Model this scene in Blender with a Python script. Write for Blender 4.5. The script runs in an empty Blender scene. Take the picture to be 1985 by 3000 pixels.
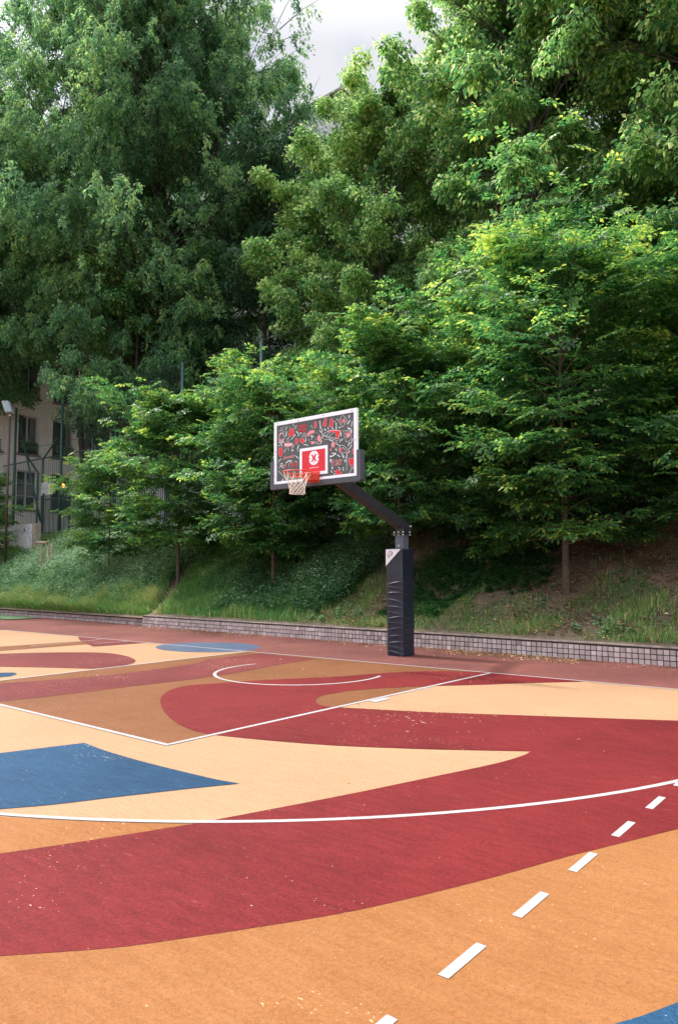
import bpy, math, random
import numpy as np
from mathutils import Vector, Matrix

# ------------------------------------------------------------------ camera, light, exposure
SC = bpy.context.scene
COL = SC.collection
R = math.radians

cam_d = bpy.data.cameras.new('camera')
cam = bpy.data.objects.new('camera', cam_d)
COL.objects.link(cam)
SC.camera = cam
cam.location = (7.7914, -9.8400, 1.5017)
_d = Vector((-0.64115548, 0.76336961, 0.07865425))
_r = Vector((0.76555329, 0.64336232, -0.00361792))
_u = Vector((0.053365, -0.05789437, 0.99689539))
cam.matrix_world = Matrix(((_r.x, _u.x, -_d.x, 7.7914), (_r.y, _u.y, -_d.y, -9.84), (_r.z, _u.z, -_d.z, 1.5017), (0, 0, 0, 1)))
cam_d.sensor_fit = 'HORIZONTAL'
cam_d.sensor_width = 24.0
cam_d.lens = 24.0 * 2167.457 / 1985.0
cam_d.clip_start = 0.05
cam_d.clip_end = 2000.0

SUN_TO = Vector((-0.655, -0.060, 0.755)).normalized()      # direction towards the sun
elev = math.asin(SUN_TO.z)
sun_d = bpy.data.lights.new('sun', 'SUN')
sun_d.energy = 2.8
sun_d.angle = R(2.5)
sun_d.color = (1.0, 0.95, 0.87)
sun = bpy.data.objects.new('sun', sun_d)
COL.objects.link(sun)
sun.rotation_euler = (-SUN_TO).to_track_quat('-Z', 'Y').to_euler()
sun.location = (-30, -5, 40)

W = bpy.data.worlds.new('World')
SC.world = W
W.use_nodes = True
nt = W.node_tree
nt.nodes.clear()
wo = nt.nodes.new('ShaderNodeOutputWorld')
bg = nt.nodes.new('ShaderNodeBackground')
sky = nt.nodes.new('ShaderNodeTexSky')
sky.sky_type = 'NISHITA'
sky.sun_disc = False
sky.sun_elevation = elev
sky.sun_rotation = math.atan2(SUN_TO.x, SUN_TO.y) % (2 * math.pi)
sky.air_density = 1.2
sky.dust_density = 2.5
tc = nt.nodes.new('ShaderNodeTexCoord')
mp = nt.nodes.new('ShaderNodeMapping')
mp.inputs['Scale'].default_value = (1.0, 1.0, 1.7)
mp.inputs['Location'].default_value = (0.35, 0.1, 0.2)
cn = nt.nodes.new('ShaderNodeTexNoise')
cn.inputs['Scale'].default_value = 2.3
cn.inputs['Detail'].default_value = 6
cn.inputs['Roughness'].default_value = 0.55
cr = nt.nodes.new('ShaderNodeValToRGB')
cr.color_ramp.elements[0].position = 0.40
cr.color_ramp.elements[0].color = (0.30, 0.30, 0.30, 1)
cr.color_ramp.elements[1].position = 0.62
cr.color_ramp.elements[1].color = (1, 1, 1, 1)
mx = nt.nodes.new('ShaderNodeMixRGB')
# clouds: even white, brighter towards the sun behind them
vd = nt.nodes.new('ShaderNodeVectorMath'); vd.operation = 'DOT_PRODUCT'; vd.inputs[1].default_value = SUN_TO
nt.links.new(tc.outputs['Generated'], vd.inputs[0])
mr = nt.nodes.new('ShaderNodeMapRange'); mr.inputs['From Min'].default_value = 0.84; mr.inputs['From Max'].default_value = 1.0
mr.inputs['To Min'].default_value = 1.0; mr.inputs['To Max'].default_value = 6.0
nt.links.new(vd.outputs['Value'], mr.inputs[0])
cm = nt.nodes.new('ShaderNodeMixRGB'); cm.blend_type = 'MULTIPLY'; cm.inputs[0].default_value = 1.0
cm.inputs['Color1'].default_value = (6.3, 6.35, 6.75, 1)
# a bright veil of cloud is lightest overhead
sx = nt.nodes.new('ShaderNodeSeparateXYZ'); nt.links.new(tc.outputs['Generated'], sx.inputs[0])
mz = nt.nodes.new('ShaderNodeMapRange'); mz.inputs['From Min'].default_value = 0.60; mz.inputs['From Max'].default_value = 1.0
mz.inputs['To Min'].default_value = 1.0; mz.inputs['To Max'].default_value = 4.2
nt.links.new(sx.outputs['Z'], mz.inputs[0])
mm = nt.nodes.new('ShaderNodeMath'); mm.operation = 'MULTIPLY'
nt.links.new(mr.outputs[0], mm.inputs[0]); nt.links.new(mz.outputs[0], mm.inputs[1])
# added sky glow, out of view opposite the sun, lifting the shaded facade
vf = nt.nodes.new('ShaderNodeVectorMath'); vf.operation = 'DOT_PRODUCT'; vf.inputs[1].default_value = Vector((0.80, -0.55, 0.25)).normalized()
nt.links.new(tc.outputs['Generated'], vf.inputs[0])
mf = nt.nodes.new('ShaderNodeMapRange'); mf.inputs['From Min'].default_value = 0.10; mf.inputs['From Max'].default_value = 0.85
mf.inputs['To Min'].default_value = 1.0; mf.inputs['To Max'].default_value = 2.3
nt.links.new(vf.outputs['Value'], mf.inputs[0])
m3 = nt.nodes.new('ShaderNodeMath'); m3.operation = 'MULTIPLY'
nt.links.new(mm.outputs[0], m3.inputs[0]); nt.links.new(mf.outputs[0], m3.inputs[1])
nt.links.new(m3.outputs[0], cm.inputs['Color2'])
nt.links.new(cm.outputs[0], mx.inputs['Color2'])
nt.links.new(tc.outputs['Generated'], mp.inputs['Vector'])
nt.links.new(mp.outputs[0], cn.inputs['Vector'])
nt.links.new(cn.outputs['Fac'], cr.inputs[0])
nt.links.new(cr.outputs[0], mx.inputs['Fac'])
nt.links.new(sky.outputs[0], mx.inputs['Color1'])
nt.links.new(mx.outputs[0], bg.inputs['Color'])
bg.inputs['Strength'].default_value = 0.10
nt.links.new(bg.outputs[0], wo.inputs[0])

SC.view_settings.view_transform = 'Standard'
SC.view_settings.look = 'None'
SC.view_settings.gamma = 1.0
SC.view_settings.exposure = 0.44
SC.cycles.max_bounces = 8
SC.cycles.diffuse_bounces = 5
SC.cycles.transmission_bounces = 4
SC.cycles.glossy_bounces = 2
SC.cycles.use_denoising = True

# ------------------------------------------------------------------ helpers
def tag(o, label=None, cat=None, group=None, kind=None):
    if label: o['label'] = label
    if cat: o['category'] = cat
    if group: o['group'] = group
    if kind: o['kind'] = kind
    return o

def empty(name, loc, label, cat, group=None):
    o = bpy.data.objects.new(name, None)
    COL.objects.link(o)
    o.location = loc
    o.empty_display_size = 0.2
    return tag(o, label, cat, group)

def link_mesh(name, me, m, parent=None):
    o = bpy.data.objects.new(name, me)
    if m is not None:
        for mm in (m if isinstance(m, (list, tuple)) else [m]):
            me.materials.append(mm)
    COL.objects.link(o)
    if parent is not None:
        o.parent = parent
    return o

class MB:
    """collects polygons of one part; coordinates are world, shifted to the part's thing on build"""
    def __init__(s): s.v = []; s.f = []; s.mi = []; s.cur = 0; s.a = []; s.av = 0.5
    def poly(s, pts):
        n = len(s.v); s.v += [tuple(p) for p in pts]; s.f.append(tuple(range(n, n + len(pts)))); s.mi.append(s.cur); s.a.append(s.av)
    def box(s, x0, x1, y0, y1, z0, z1):
        n = len(s.v)
        s.v += [(x, y, z) for z in (z0, z1) for y in (y0, y1) for x in (x0, x1)]
        for q in ((0, 2, 3, 1), (4, 5, 7, 6), (0, 1, 5, 4), (2, 6, 7, 3), (0, 4, 6, 2), (1, 3, 7, 5)):
            s.f.append(tuple(n + i for i in q)); s.mi.append(s.cur); s.a.append(s.av)
    def bar(s, a, b, w, h=None, up=(0, 0, 1)):
        h = h or w
        a = Vector(a); b = Vector(b); d = (b - a).normalized(); u = Vector(up)
        if abs(d.dot(u)) > 0.98: u = Vector((0, 1, 0))
        r = d.cross(u).normalized(); u = r.cross(d)
        n = len(s.v)
        for c in (a, b):
            for i, j in ((-1, -1), (1, -1), (1, 1), (-1, 1)):
                s.v.append(tuple(c + r * i * w / 2 + u * j * h / 2))
        for q in ((0, 3, 2, 1), (4, 5, 6, 7), (0, 1, 5, 4), (1, 2, 6, 5), (2, 3, 7, 6), (3, 0, 4, 7)):
            s.f.append(tuple(n + i for i in q)); s.mi.append(s.cur); s.a.append(s.av)
    def tube(s, pts, rad, n=8, closed=False, caps=True):
        pts = [Vector(p) for p in pts]
        if not isinstance(rad, (list, tuple)): rad = [rad] * len(pts)
        base = len(s.v); k = len(pts)
        ref = Vector((0.3, 0.2, 0.93))
        for i, p in enumerate(pts):
            if closed: d = pts[(i + 1) % k] - pts[i - 1]
            else: d = pts[min(i + 1, k - 1)] - pts[max(i - 1, 0)]
            d.normalize()
            r_ = d.cross(ref)
            if r_.length < 0.05: r_ = d.cross(Vector((1, 0, 0)))
            r_.normalize(); u = r_.cross(d)
            for j in range(n):
                t = 2 * math.pi * j / n
                s.v.append(tuple(p + (r_ * math.cos(t) + u * math.sin(t)) * rad[i]))
        for i in range(k if closed else k - 1):
            for j in range(n):
                a0 = base + i * n + j; a1 = base + i * n + (j + 1) % n
                b0 = base + ((i + 1) % k) * n + j; b1 = base + ((i + 1) % k) * n + (j + 1) % n
                s.f.append((a0, a1, b1, b0)); s.mi.append(s.cur); s.a.append(s.av)
        if caps and not closed:
            s.f.append(tuple(base + j for j in reversed(range(n)))); s.mi.append(s.cur); s.a.append(s.av)
            s.f.append(tuple(base + (k - 1) * n + j for j in range(n))); s.mi.append(s.cur); s.a.append(s.av)
    def build(s, name, m, parent=None, smooth=False, bevel=0, attr=False):
        off = np.array(parent_origin(parent))
        me = bpy.data.meshes.new(name)
        me.from_pydata([tuple(np.array(p) - off) for p in s.v], [], s.f)
        ms = m if isinstance(m, (list, tuple)) else [m]
        o = link_mesh(name, me, ms, parent)
        me.polygons.foreach_set('material_index', s.mi)
        if smooth: me.polygons.foreach_set('use_smooth', [True] * len(me.polygons))
        if attr:
            at = me.attributes.new('v', 'FLOAT', 'FACE'); at.data.foreach_set('value', s.a)
        if bevel:
            b = o.modifiers.new('bevel', 'BEVEL'); b.width = bevel; b.segments = 2; b.limit_method = 'ANGLE'
        me.update()
        return o

def parent_origin(p):
    v = np.zeros(3)
    while p is not None:
        v = v + np.array(p.location); p = p.parent
    return v

def np_mesh(name, verts, tris, attr=None, smooth=False):
    me = bpy.data.meshes.new(name)
    verts = np.ascontiguousarray(verts, dtype=np.float32); tris = np.ascontiguousarray(tris, dtype=np.int32)
    nv, nf, k = len(verts), len(tris), tris.shape[1]
    me.vertices.add(nv); me.vertices.foreach_set('co', verts.ravel())
    me.loops.add(nf * k); me.loops.foreach_set('vertex_index', tris.ravel())
    me.polygons.add(nf)
    me.polygons.foreach_set('loop_start', np.arange(0, nf * k, k, dtype=np.int32))
    me.polygons.foreach_set('loop_total', np.full(nf, k, dtype=np.int32))
    if smooth: me.polygons.foreach_set('use_smooth', np.ones(nf, dtype=bool))
    me.update(calc_edges=True)
    if attr is not None:
        a = me.attributes.new('v', 'FLOAT', 'FACE')
        a.data.foreach_set('value', np.ascontiguousarray(attr, dtype=np.float32))
    return me

# value noise for placing things
_rs = np.random.RandomState(5)
_GR = _rs.rand(256, 256)
def vnoise(x, y, s=1.0, o=0.0):
    x = np.asarray(x, float) * s + 77.3 + o; y = np.asarray(y, float) * s + 41.7 + o * 1.7
    xi = np.floor(x).astype(int); yi = np.floor(y).astype(int); fx = x - xi; fy = y - yi
    fx = fx * fx * (3 - 2 * fx); fy = fy * fy * (3 - 2 * fy)
    g = lambda i, j: _GR[i % 256, j % 256]
    return (g(xi, yi) * (1 - fx) + g(xi + 1, yi) * fx) * (1 - fy) + (g(xi, yi + 1) * (1 - fx) + g(xi + 1, yi + 1) * fx) * fy

def wall_y(x):
    return np.where(np.asarray(x) < -9.4, 2.62, 2.45)
def ground_z(x, y):
    x = np.asarray(x, float); y = np.asarray(y, float)
    t = np.clip((y - 2.40) / 5.5, 0, 1)
    z0 = np.where(x < -9.4, 0.22, 0.29)
    prof = z0 + (3.1 - z0) * (t * 0.75 + 0.25 * (3 * t * t - 2 * t ** 3))
    bump = (vnoise(x, y, 0.7) - 0.5) * 0.36 + (vnoise(x, y, 2.3, 9) - 0.5) * 0.12
    bump = bump * np.clip((y - 2.5) / 1.2, 0, 1) * np.clip((9.5 - y) / 2, 0.15, 1)
    return prof + bump

# ------------------------------------------------------------------ materials
def new_mat(name):
    m = bpy.data.materials.new(name); m.use_nodes = True
    n = m.node_tree; n.nodes.clear()
    out = n.nodes.new('ShaderNodeOutputMaterial')
    b = n.nodes.new('ShaderNodeBsdfPrincipled')
    n.links.new(b.outputs[0], out.inputs[0])
    return m, n, b, out

def N(n, t, **kw):
    o = n.nodes.new(t)
    for k, v in kw.items():
        if k in o.inputs: o.inputs[k].default_value = v
        else: setattr(o, k, v)
    return o

def ramp(n, stops):
    r = n.nodes.new('ShaderNodeValToRGB')
    e = r.color_ramp.elements
    while len(e) < len(stops): e.new(0.5)
    for el, (p, c) in zip(e, stops):
        el.position = p; el.color = (c[0], c[1], c[2], 1) if not isinstance(c, (int, float)) else (c, c, c, 1)
    return r

def simple(name, col, rough=0.6, metal=0.0, var=0.12, scale=6.0, bump=0.0, bscale=60.0, emit=None, spec=0.5):
    m, n, b, out = new_mat(name)
    tcn = n.nodes.new('ShaderNodeTexCoord')
    no = N(n, 'ShaderNodeTexNoise', Scale=scale, Detail=5.0)
    n.links.new(tcn.outputs['Object'], no.inputs['Vector'])
    c = Vector(col)
    rp = ramp(n, [(0.3, tuple(c * (1 - var))), (0.7, tuple(np.minimum(np.array(col) * (1 + var), 1)))])
    n.links.new(no.outputs['Fac'], rp.inputs[0])
    n.links.new(rp.outputs[0], b.inputs['Base Color'])
    b.inputs['Roughness'].default_value = rough
    b.inputs['Metallic'].default_value = metal
    b.inputs['Specular IOR Level'].default_value = spec
    if bump:
        n2 = N(n, 'ShaderNodeTexNoise', Scale=bscale, Detail=4.0)
        n.links.new(tcn.outputs['Object'], n2.inputs['Vector'])
        bp = N(n, 'ShaderNodeBump', Strength=bump, Distance=0.01)
        n.links.new(n2.outputs['Fac'], bp.inputs['Height'])
        n.links.new(bp.outputs[0], b.inputs['Normal'])
    if emit:
        b.inputs['Emission Color'].default_value = (*emit[0], 1); b.inputs['Emission Strength'].default_value = emit[1]
    return m

def court_paint(name, col, dark, fleck, amount=0.5, seed=0.0, rough=0.72, grit=(0.52, 1.12)):
    """sports-court acrylic: cloudy wear, fine aggregate, scuffs and small chips down to the pale coat below"""
    m, n, b, out = new_mat(name)
    L = n.links
    tcn = n.nodes.new('ShaderNodeTexCoord')
    mpn = N(n, 'ShaderNodeMapping'); mpn.inputs['Location'].default_value = (seed * 3.7, seed * 1.3, seed)
    L.new(tcn.outputs['Object'], mpn.inputs['Vector'])
    big = N(n, 'ShaderNodeTexNoise', Scale=0.55, Detail=6.0, Roughness=0.62)
    L.new(mpn.outputs[0], big.inputs['Vector'])
    # streaky brush/scuff grain
    mp2 = N(n, 'ShaderNodeMapping'); mp2.inputs['Scale'].default_value = (1.0, 5.0, 1.0); mp2.inputs['Rotation'].default_value = (0, 0, 0.5)
    L.new(mpn.outputs[0], mp2.inputs['Vector'])
    stre = N(n, 'ShaderNodeTexNoise', Scale=4.2, Detail=7.0, Roughness=0.66)
    L.new(mp2.outputs[0], stre.inputs['Vector'])
    grain = N(n, 'ShaderNodeTexNoise', Scale=190.0, Detail=2.0, Roughness=0.7)
    L.new(mpn.outputs[0], grain.inputs['Vector'])
    r1 = ramp(n, [(0.38, dark), (0.60, col)])
    mixa = N(n, 'ShaderNodeMath', operation='MULTIPLY_ADD'); mixa.inputs[1].default_value = 0.55
    L.new(big.outputs['Fac'], mixa.inputs[0])
    mb = N(n, 'ShaderNodeMath', operation='MULTIPLY'); mb.inputs[1].default_value = 0.45
    L.new(stre.outputs['Fac'], mb.inputs[0]); L.new(mb.outputs[0], mixa.inputs[2])
    L.new(mixa.outputs[0], r1.inputs[0])
    # aggregate grain
    g2 = ramp(n, [(0.36, grit[0]), (0.62, grit[1])])
    mid = N(n, 'ShaderNodeTexNoise', Scale=46.0, Detail=5.0, Roughness=0.75)
    L.new(mpn.outputs[0], mid.inputs['Vector'])
    ga = N(n, 'ShaderNodeMath', operation='ADD'); L.new(grain.outputs['Fac'], ga.inputs[0]); L.new(mid.outputs['Fac'], ga.inputs[1])
    gh = N(n, 'ShaderNodeMath', operation='MULTIPLY'); gh.inputs[1].default_value = 0.5; L.new(ga.outputs[0], gh.inputs[0])
    L.new(gh.outputs[0], g2.inputs[0])
    mul = N(n, 'ShaderNodeMixRGB', blend_type='MULTIPLY'); mul.inputs['Fac'].default_value = 1.0
    L.new(r1.outputs[0], mul.inputs['Color1']); L.new(g2.outputs[0], mul.inputs['Color2'])
    # pale chips, clustered
    chip = N(n, 'ShaderNodeTexNoise', Scale=30.0, Detail=3.0, Roughness=0.6)
    mp3 = N(n, 'ShaderNodeMapping'); mp3.inputs['Scale'].default_value = (1.0, 1.9, 1.0); mp3.inputs['Rotation'].default_value = (0, 0, -0.5)
    L.new(mpn.outputs[0], mp3.inputs['Vector']); L.new(mp3.outputs[0], chip.inputs['Vector'])
    clus = N(n, 'ShaderNodeTexNoise', Scale=0.8, Detail=4.0, Roughness=0.65)
    L.new(mpn.outputs[0], clus.inputs['Vector'])
    ad = N(n, 'ShaderNodeMath', operation='MULTIPLY_ADD'); ad.inputs[1].default_value = 0.45
    L.new(clus.outputs['Fac'], ad.inputs[0]); L.new(chip.outputs['Fac'], ad.inputs[2])
    th = 0.985 - 0.075 * amount
    cr_ = ramp(n, [(th - 0.01, 0.0), (th + 0.01, 1.0)])
    L.new(ad.outputs[0], cr_.inputs[0])
    # long thin scuffs
    mp4 = N(n, 'ShaderNodeMapping'); mp4.inputs['Scale'].default_value = (1.6, 11.0, 1.0); mp4.inputs['Rotation'].default_value = (0, 0, 1.1 + seed)
    L.new(mpn.outputs[0], mp4.inputs['Vector'])
    sc = N(n, 'ShaderNodeTexNoise', Scale=2.2, Detail=3.0, Distortion=2.2)
    L.new(mp4.outputs[0], sc.inputs['Vector'])
    scr = ramp(n, [(0.70, 0.0), (0.80, 0.22)])
    L.new(sc.outputs['Fac'], scr.inputs[0])
    mxx = N(n, 'ShaderNodeMath', operation='MAXIMUM')
    L.new(cr_.outputs[0], mxx.inputs[0]); L.new(scr.outputs[0], mxx.inputs[1])
    m2 = N(n, 'ShaderNodeMixRGB'); m2.inputs['Color2'].default_value = (*fleck, 1)
    L.new(mxx.outputs[0], m2.inputs['Fac']); L.new(mul.outputs[0], m2.inputs['Color1'])
    L.new(m2.outputs[0], b.inputs['Base Color'])
    b.inputs['Roughness'].default_value = rough
    b.inputs['Specular IOR Level'].default_value = 0.15
    bp = N(n, 'ShaderNodeBump', Strength=0.6, Distance=0.004)
    L.new(grain.outputs['Fac'], bp.inputs['Height']); L.new(bp.outputs[0], b.inputs['Normal'])
    return m

def leaf_mat(name, stops, trans=0.35, rough=0.42, spec=0.5):
    m, n, b, out = new_mat(name)
    L = n.links
    at = n.nodes.new('ShaderNodeAttribute'); at.attribute_name = 'v'
    rp = ramp(n, stops)
    L.new(at.outputs['Fac'], rp.inputs[0])
    L.new(rp.outputs[0], b.inputs['Base Color'])
    b.inputs['Roughness'].default_value = rough
    b.inputs['Specular IOR Level'].default_value = spec
    tr = n.nodes.new('ShaderNodeBsdfTranslucent')
    hs = N(n, 'ShaderNodeHueSaturation'); hs.inputs['Hue'].default_value = 0.488; hs.inputs['Saturation'].default_value = 1.02; hs.inputs['Value'].default_value = 2.5
    L.new(rp.outputs[0], hs.inputs['Color']); L.new(hs.outputs[0], tr.inputs['Color'])
    ms = n.nodes.new('ShaderNodeMixShader'); ms.inputs[0].default_value = trans
    L.new(b.outputs[0], ms.inputs[1]); L.new(tr.outputs[0], ms.inputs[2])
    L.new(ms.outputs[0], out.inputs[0])
    return m

CREAM = court_paint('cream_paint', (0.450, 0.268, 0.150), (0.388, 0.222, 0.122), (0.74, 0.58, 0.42), 0.15, 0.0, grit=(0.62, 1.10))
RED = court_paint('red_paint', (0.198, 0.019, 0.020), (0.125, 0.010, 0.012), (0.60, 0.32, 0.22), 0.30, 1.0)
RED2 = court_paint('worn_red_paint', (0.196, 0.041, 0.037), (0.128, 0.024, 0.024), (0.62, 0.40, 0.30), 0.8, 2.0)
ORANGE = court_paint('orange_paint', (0.340, 0.147, 0.052), (0.280, 0.108, 0.033), (0.58, 0.36, 0.20), 0.2, 3.0, grit=(0.66, 1.08))
OCHRE = court_paint('ochre_paint', (0.232, 0.095, 0.040), (0.181, 0.069, 0.027), (0.62, 0.40, 0.22), 0.5, 4.0)
BLUE = court_paint('blue_paint', (0.022, 0.075, 0.150), (0.012, 0.044, 0.093), (0.45, 0.52, 0.58), 0.5, 5.0)
GREYBLUE = court_paint('faded_blue_paint', (0.10, 0.135, 0.20), (0.07, 0.095, 0.15), (0.45, 0.42, 0.38), 0.8, 6.0)
LINE = court_paint('white_line_paint', (0.430, 0.410, 0.400), (0.380, 0.355, 0.345), (0.36, 0.20, 0.16), 1.1, 7.0, grit=(0.80, 1.04))
SURR = court_paint('run_off_paint', (0.245, 0.086, 0.070), (0.135, 0.052, 0.046), (0.45, 0.28, 0.2), 0.8, 8.0)  # darkened base and mottling partly carry tree shade mixed into the paint
TURF = simple('turf', (0.09, 0.17, 0.07), 0.9, var=0.3, scale=30)

SOIL, n, b, out = new_mat('soil')
tcn = n.nodes.new('ShaderNodeTexCoord')
a1 = N(n, 'ShaderNodeTexNoise', Scale=1.3, Detail=9.0, Roughness=0.7)
a2 = N(n, 'ShaderNodeTexNoise', Scale=24.0, Detail=6.0, Roughness=0.7)
n.links.new(tcn.outputs['Object'], a1.inputs['Vector']); n.links.new(tcn.outputs['Object'], a2.inputs['Vector'])
r1 = ramp(n, [(0.3, (0.13, 0.092, 0.066)), (0.5, (0.25, 0.180, 0.125)), (0.72, (0.40, 0.29, 0.21))])
r2 = ramp(n, [(0.3, 0.45), (0.7, 1.0)])
mu = N(n, 'ShaderNodeMixRGB', blend_type='MULTIPLY'); mu.inputs[0].default_value = 1.0
n.links.new(a1.outputs['Fac'], r1.inputs[0]); n.links.new(a2.outputs['Fac'], r2.inputs[0])
n.links.new(r1.outputs[0], mu.inputs['Color1']); n.links.new(r2.outputs[0], mu.inputs['Color2'])
n.links.new(mu.outputs[0], b.inputs['Base Color']); b.inputs['Roughness'].default_value = 0.95
bp = N(n, 'ShaderNodeBump', Strength=0.8, Distance=0.04)
n.links.new(a2.outputs['Fac'], bp.inputs['Height']); n.links.new(bp.outputs[0], b.inputs['Normal'])

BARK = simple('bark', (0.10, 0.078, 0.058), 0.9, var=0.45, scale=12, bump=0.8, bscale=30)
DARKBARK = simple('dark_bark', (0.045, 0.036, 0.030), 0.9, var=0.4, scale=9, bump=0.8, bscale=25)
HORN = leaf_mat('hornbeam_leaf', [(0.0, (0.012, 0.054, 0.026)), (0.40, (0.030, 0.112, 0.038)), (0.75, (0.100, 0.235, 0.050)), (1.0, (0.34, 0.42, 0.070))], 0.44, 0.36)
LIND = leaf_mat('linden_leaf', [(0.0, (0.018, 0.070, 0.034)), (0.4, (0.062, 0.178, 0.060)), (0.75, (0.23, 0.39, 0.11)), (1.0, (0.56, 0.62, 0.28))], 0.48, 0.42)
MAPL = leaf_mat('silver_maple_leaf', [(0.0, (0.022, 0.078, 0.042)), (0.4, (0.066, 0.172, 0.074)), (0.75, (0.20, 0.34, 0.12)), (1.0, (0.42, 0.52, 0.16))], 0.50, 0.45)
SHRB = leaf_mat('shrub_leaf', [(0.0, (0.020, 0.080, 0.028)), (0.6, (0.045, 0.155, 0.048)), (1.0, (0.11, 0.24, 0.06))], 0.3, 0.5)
WEED = leaf_mat('weed_leaf', [(0.0, (0.035, 0.120, 0.045)), (0.6, (0.130, 0.28, 0.12)), (1.0, (0.46, 0.58, 0.38))], 0.3, 0.5)
GRAS = leaf_mat('grass_blade', [(0.0, (0.050, 0.175, 0.045)), (0.55, (0.125, 0.300, 0.075)), (0.8, (0.30, 0.36, 0.12)), (1.0, (0.56, 0.46, 0.23))], 0.3, 0.55)
LITT = leaf_mat('dry_leaf', [(0.0, (0.10, 0.050, 0.025)), (0.5, (0.30, 0.155, 0.070)), (0.85, (0.52, 0.36, 0.18)), (1.0, (0.68, 0.60, 0.38))], 0.1, 0.7)

GREENSTEEL = simple('green_steel', (0.018, 0.075, 0.062), 0.45, 0.0, 0.2, 3.0)
BLACKSTEEL = simple('black_steel', (0.020, 0.021, 0.026), 0.45, 0.0, 0.3, 5.0, bump=0.2, bscale=40)
POLEGREY = simple('pole_grey', (0.085, 0.105, 0.14), 0.45, 0.0, 0.1, 8.0)
NETW = simple('wire', (0.035, 0.06, 0.055), 0.5)
ZINC = simple('zinc_bolt', (0.75, 0.75, 0.74), 0.25, 0.9, 0.1)

# outlines of the painted court shapes, metres on the court plane
SHAPES = {
 'red_main': [(1.744,-12.452),(3.794,-7.891),(3.994,-7.446),(4.216,-6.932),(4.251,-6.829),(4.540,-5.953),(4.739,-5.270),(4.943,-4.543),(4.990,-4.191),(4.977,-4.033),(4.694,-4.226),(4.245,-4.525),(3.598,-4.892),(3.043,-5.113),(2.503,-5.274),(2.383,-5.302),(2.093,-5.272),(1.674,-5.129),(1.112,-4.843),(0.611,-4.512),(0.265,-4.212),(0.003,-3.849),(-0.060,-3.555),(0.087,-3.198),(0.344,-2.641),(0.977,-1.683),(1.133,-1.249),(1.482,-0.648),(1.884,-0.268),(2.294,-0.091),(2.500,-0.030),(3.600,-0.030),(3.812,-0.046),(3.239,-0.676),(2.957,-1.045),(2.472,-1.598),(2.105,-2.097),(1.855,-2.581),(1.852,-2.732),(1.825,-3.059),(1.992,-3.363),(2.151,-3.504),(2.341,-3.573),(2.585,-3.475),(3.337,-3.156),(4.323,-2.630),(5.550,-1.963),(9.064,-0.053),(7.759,-1.962),(6.451,-5.209),(6.192,-5.852),(6.122,-6.027),(5.946,-6.519),(5.757,-6.984),(5.628,-7.257),(5.446,-7.566),(5.253,-7.870),(5.123,-8.059),(4.833,-8.385),(2.174,-11.374)],
 'red_band': [(-1.151,-7.675),(-0.803,-5.706),(-0.672,-4.965),(-0.587,-4.094),(-0.457,-3.124),(-0.455,-2.852),(-0.475,-2.295),(-0.630,-1.462),(-0.705,-0.350),(-2.059,-0.321),(-2.061,-0.589),(-2.075,-1.191),(-2.069,-1.583),(-1.840,-2.001),(-1.733,-2.927),(-1.805,-3.984),(-2.173,-5.055),(-2.823,-6.946)],
 'red_left': [(-6.838,-5.032),(-5.747,-3.356),(-5.445,-2.892),(-4.711,-2.223),(-4.262,-2.053),(-3.619,-2.117),(-2.946,-2.392),(-2.584,-2.733),(-2.450,-3.141),(-2.557,-3.454),(-3.129,-3.746),(-3.933,-4.218),(-5.658,-5.231)],
 'red_small': [(-7.899,-0.524),(-7.130,-0.942),(-6.468,-1.234),(-5.537,-1.578),(-5.353,-0.365)],
 'orange_finger': [(2.341,-3.573),(2.151,-3.504),(1.992,-3.363),(1.825,-3.059),(1.852,-2.732),(1.855,-2.581),(2.105,-2.097),(2.450,-1.615)],
 'orange_strip': [(-7.252,-4.734),(-7.031,-2.746),(-6.841,-1.036),(-6.047,-1.314),(-6.092,-1.631),(-6.225,-3.129),(-6.402,-5.121)],
 'orange_left': [(1.482,-8.641),(3.194,-7.606),(3.730,-7.282),(4.206,-6.941),(3.994,-7.446),(3.794,-7.891),(2.564,-10.627)],
 'orange_near': [(7.721,-2.055),(6.451,-5.209),(6.192,-5.852),(6.122,-6.027),(5.946,-6.519),(5.757,-6.984),(5.628,-7.257),(5.446,-7.566),(5.253,-7.870),(5.123,-8.059),(4.833,-8.385),(2.241,-11.299),(2.000,-16.000),(16.000,-16.000),(16.000,-6.000)],
 'blue_dot': [(-3.933,-5.266),(-3.234,-4.551),(-3.103,-4.417),(-2.920,-4.448),(-2.747,-4.625),(-2.762,-4.775),(-2.862,-5.770)],
 'blue_oval': [(-2.825,0.394),(-2.694,0.233),(-2.613,0.053),(-2.583,-0.137),(-2.604,-0.328),(-2.674,-0.511),(-2.789,-0.680),(-2.943,-0.828),(-3.130,-0.948),(-3.342,-1.036),(-3.572,-1.087),(-3.809,-1.098),(-4.043,-1.068),(-4.264,-0.996),(-4.459,-0.884),(-4.618,-0.737),(-4.732,-0.559),(-4.791,-0.360),(-4.791,-0.151),(-4.729,0.058),(-4.608,0.253),(-4.435,0.422),(-4.219,0.556),(-3.974,0.646),(-3.715,0.687),(-3.457,0.680),(-3.215,0.625),(-3.001,0.527)],
 'blue_fin': [(0.823,-9.225),(1.611,-6.853),(1.824,-6.212),(2.205,-6.254),(2.747,-6.268),(3.268,-6.250),(3.612,-6.228),(3.802,-6.192),(3.597,-6.547),(3.378,-6.966),(3.227,-7.268),(3.049,-7.537),(1.945,-9.205)],
 'blue_corner': [(6.470,-7.981),(6.840,-7.272),(6.888,-7.180),(6.955,-7.027),(7.958,-4.737),(11.000,-9.500),(8.000,-10.500)],
}
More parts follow.
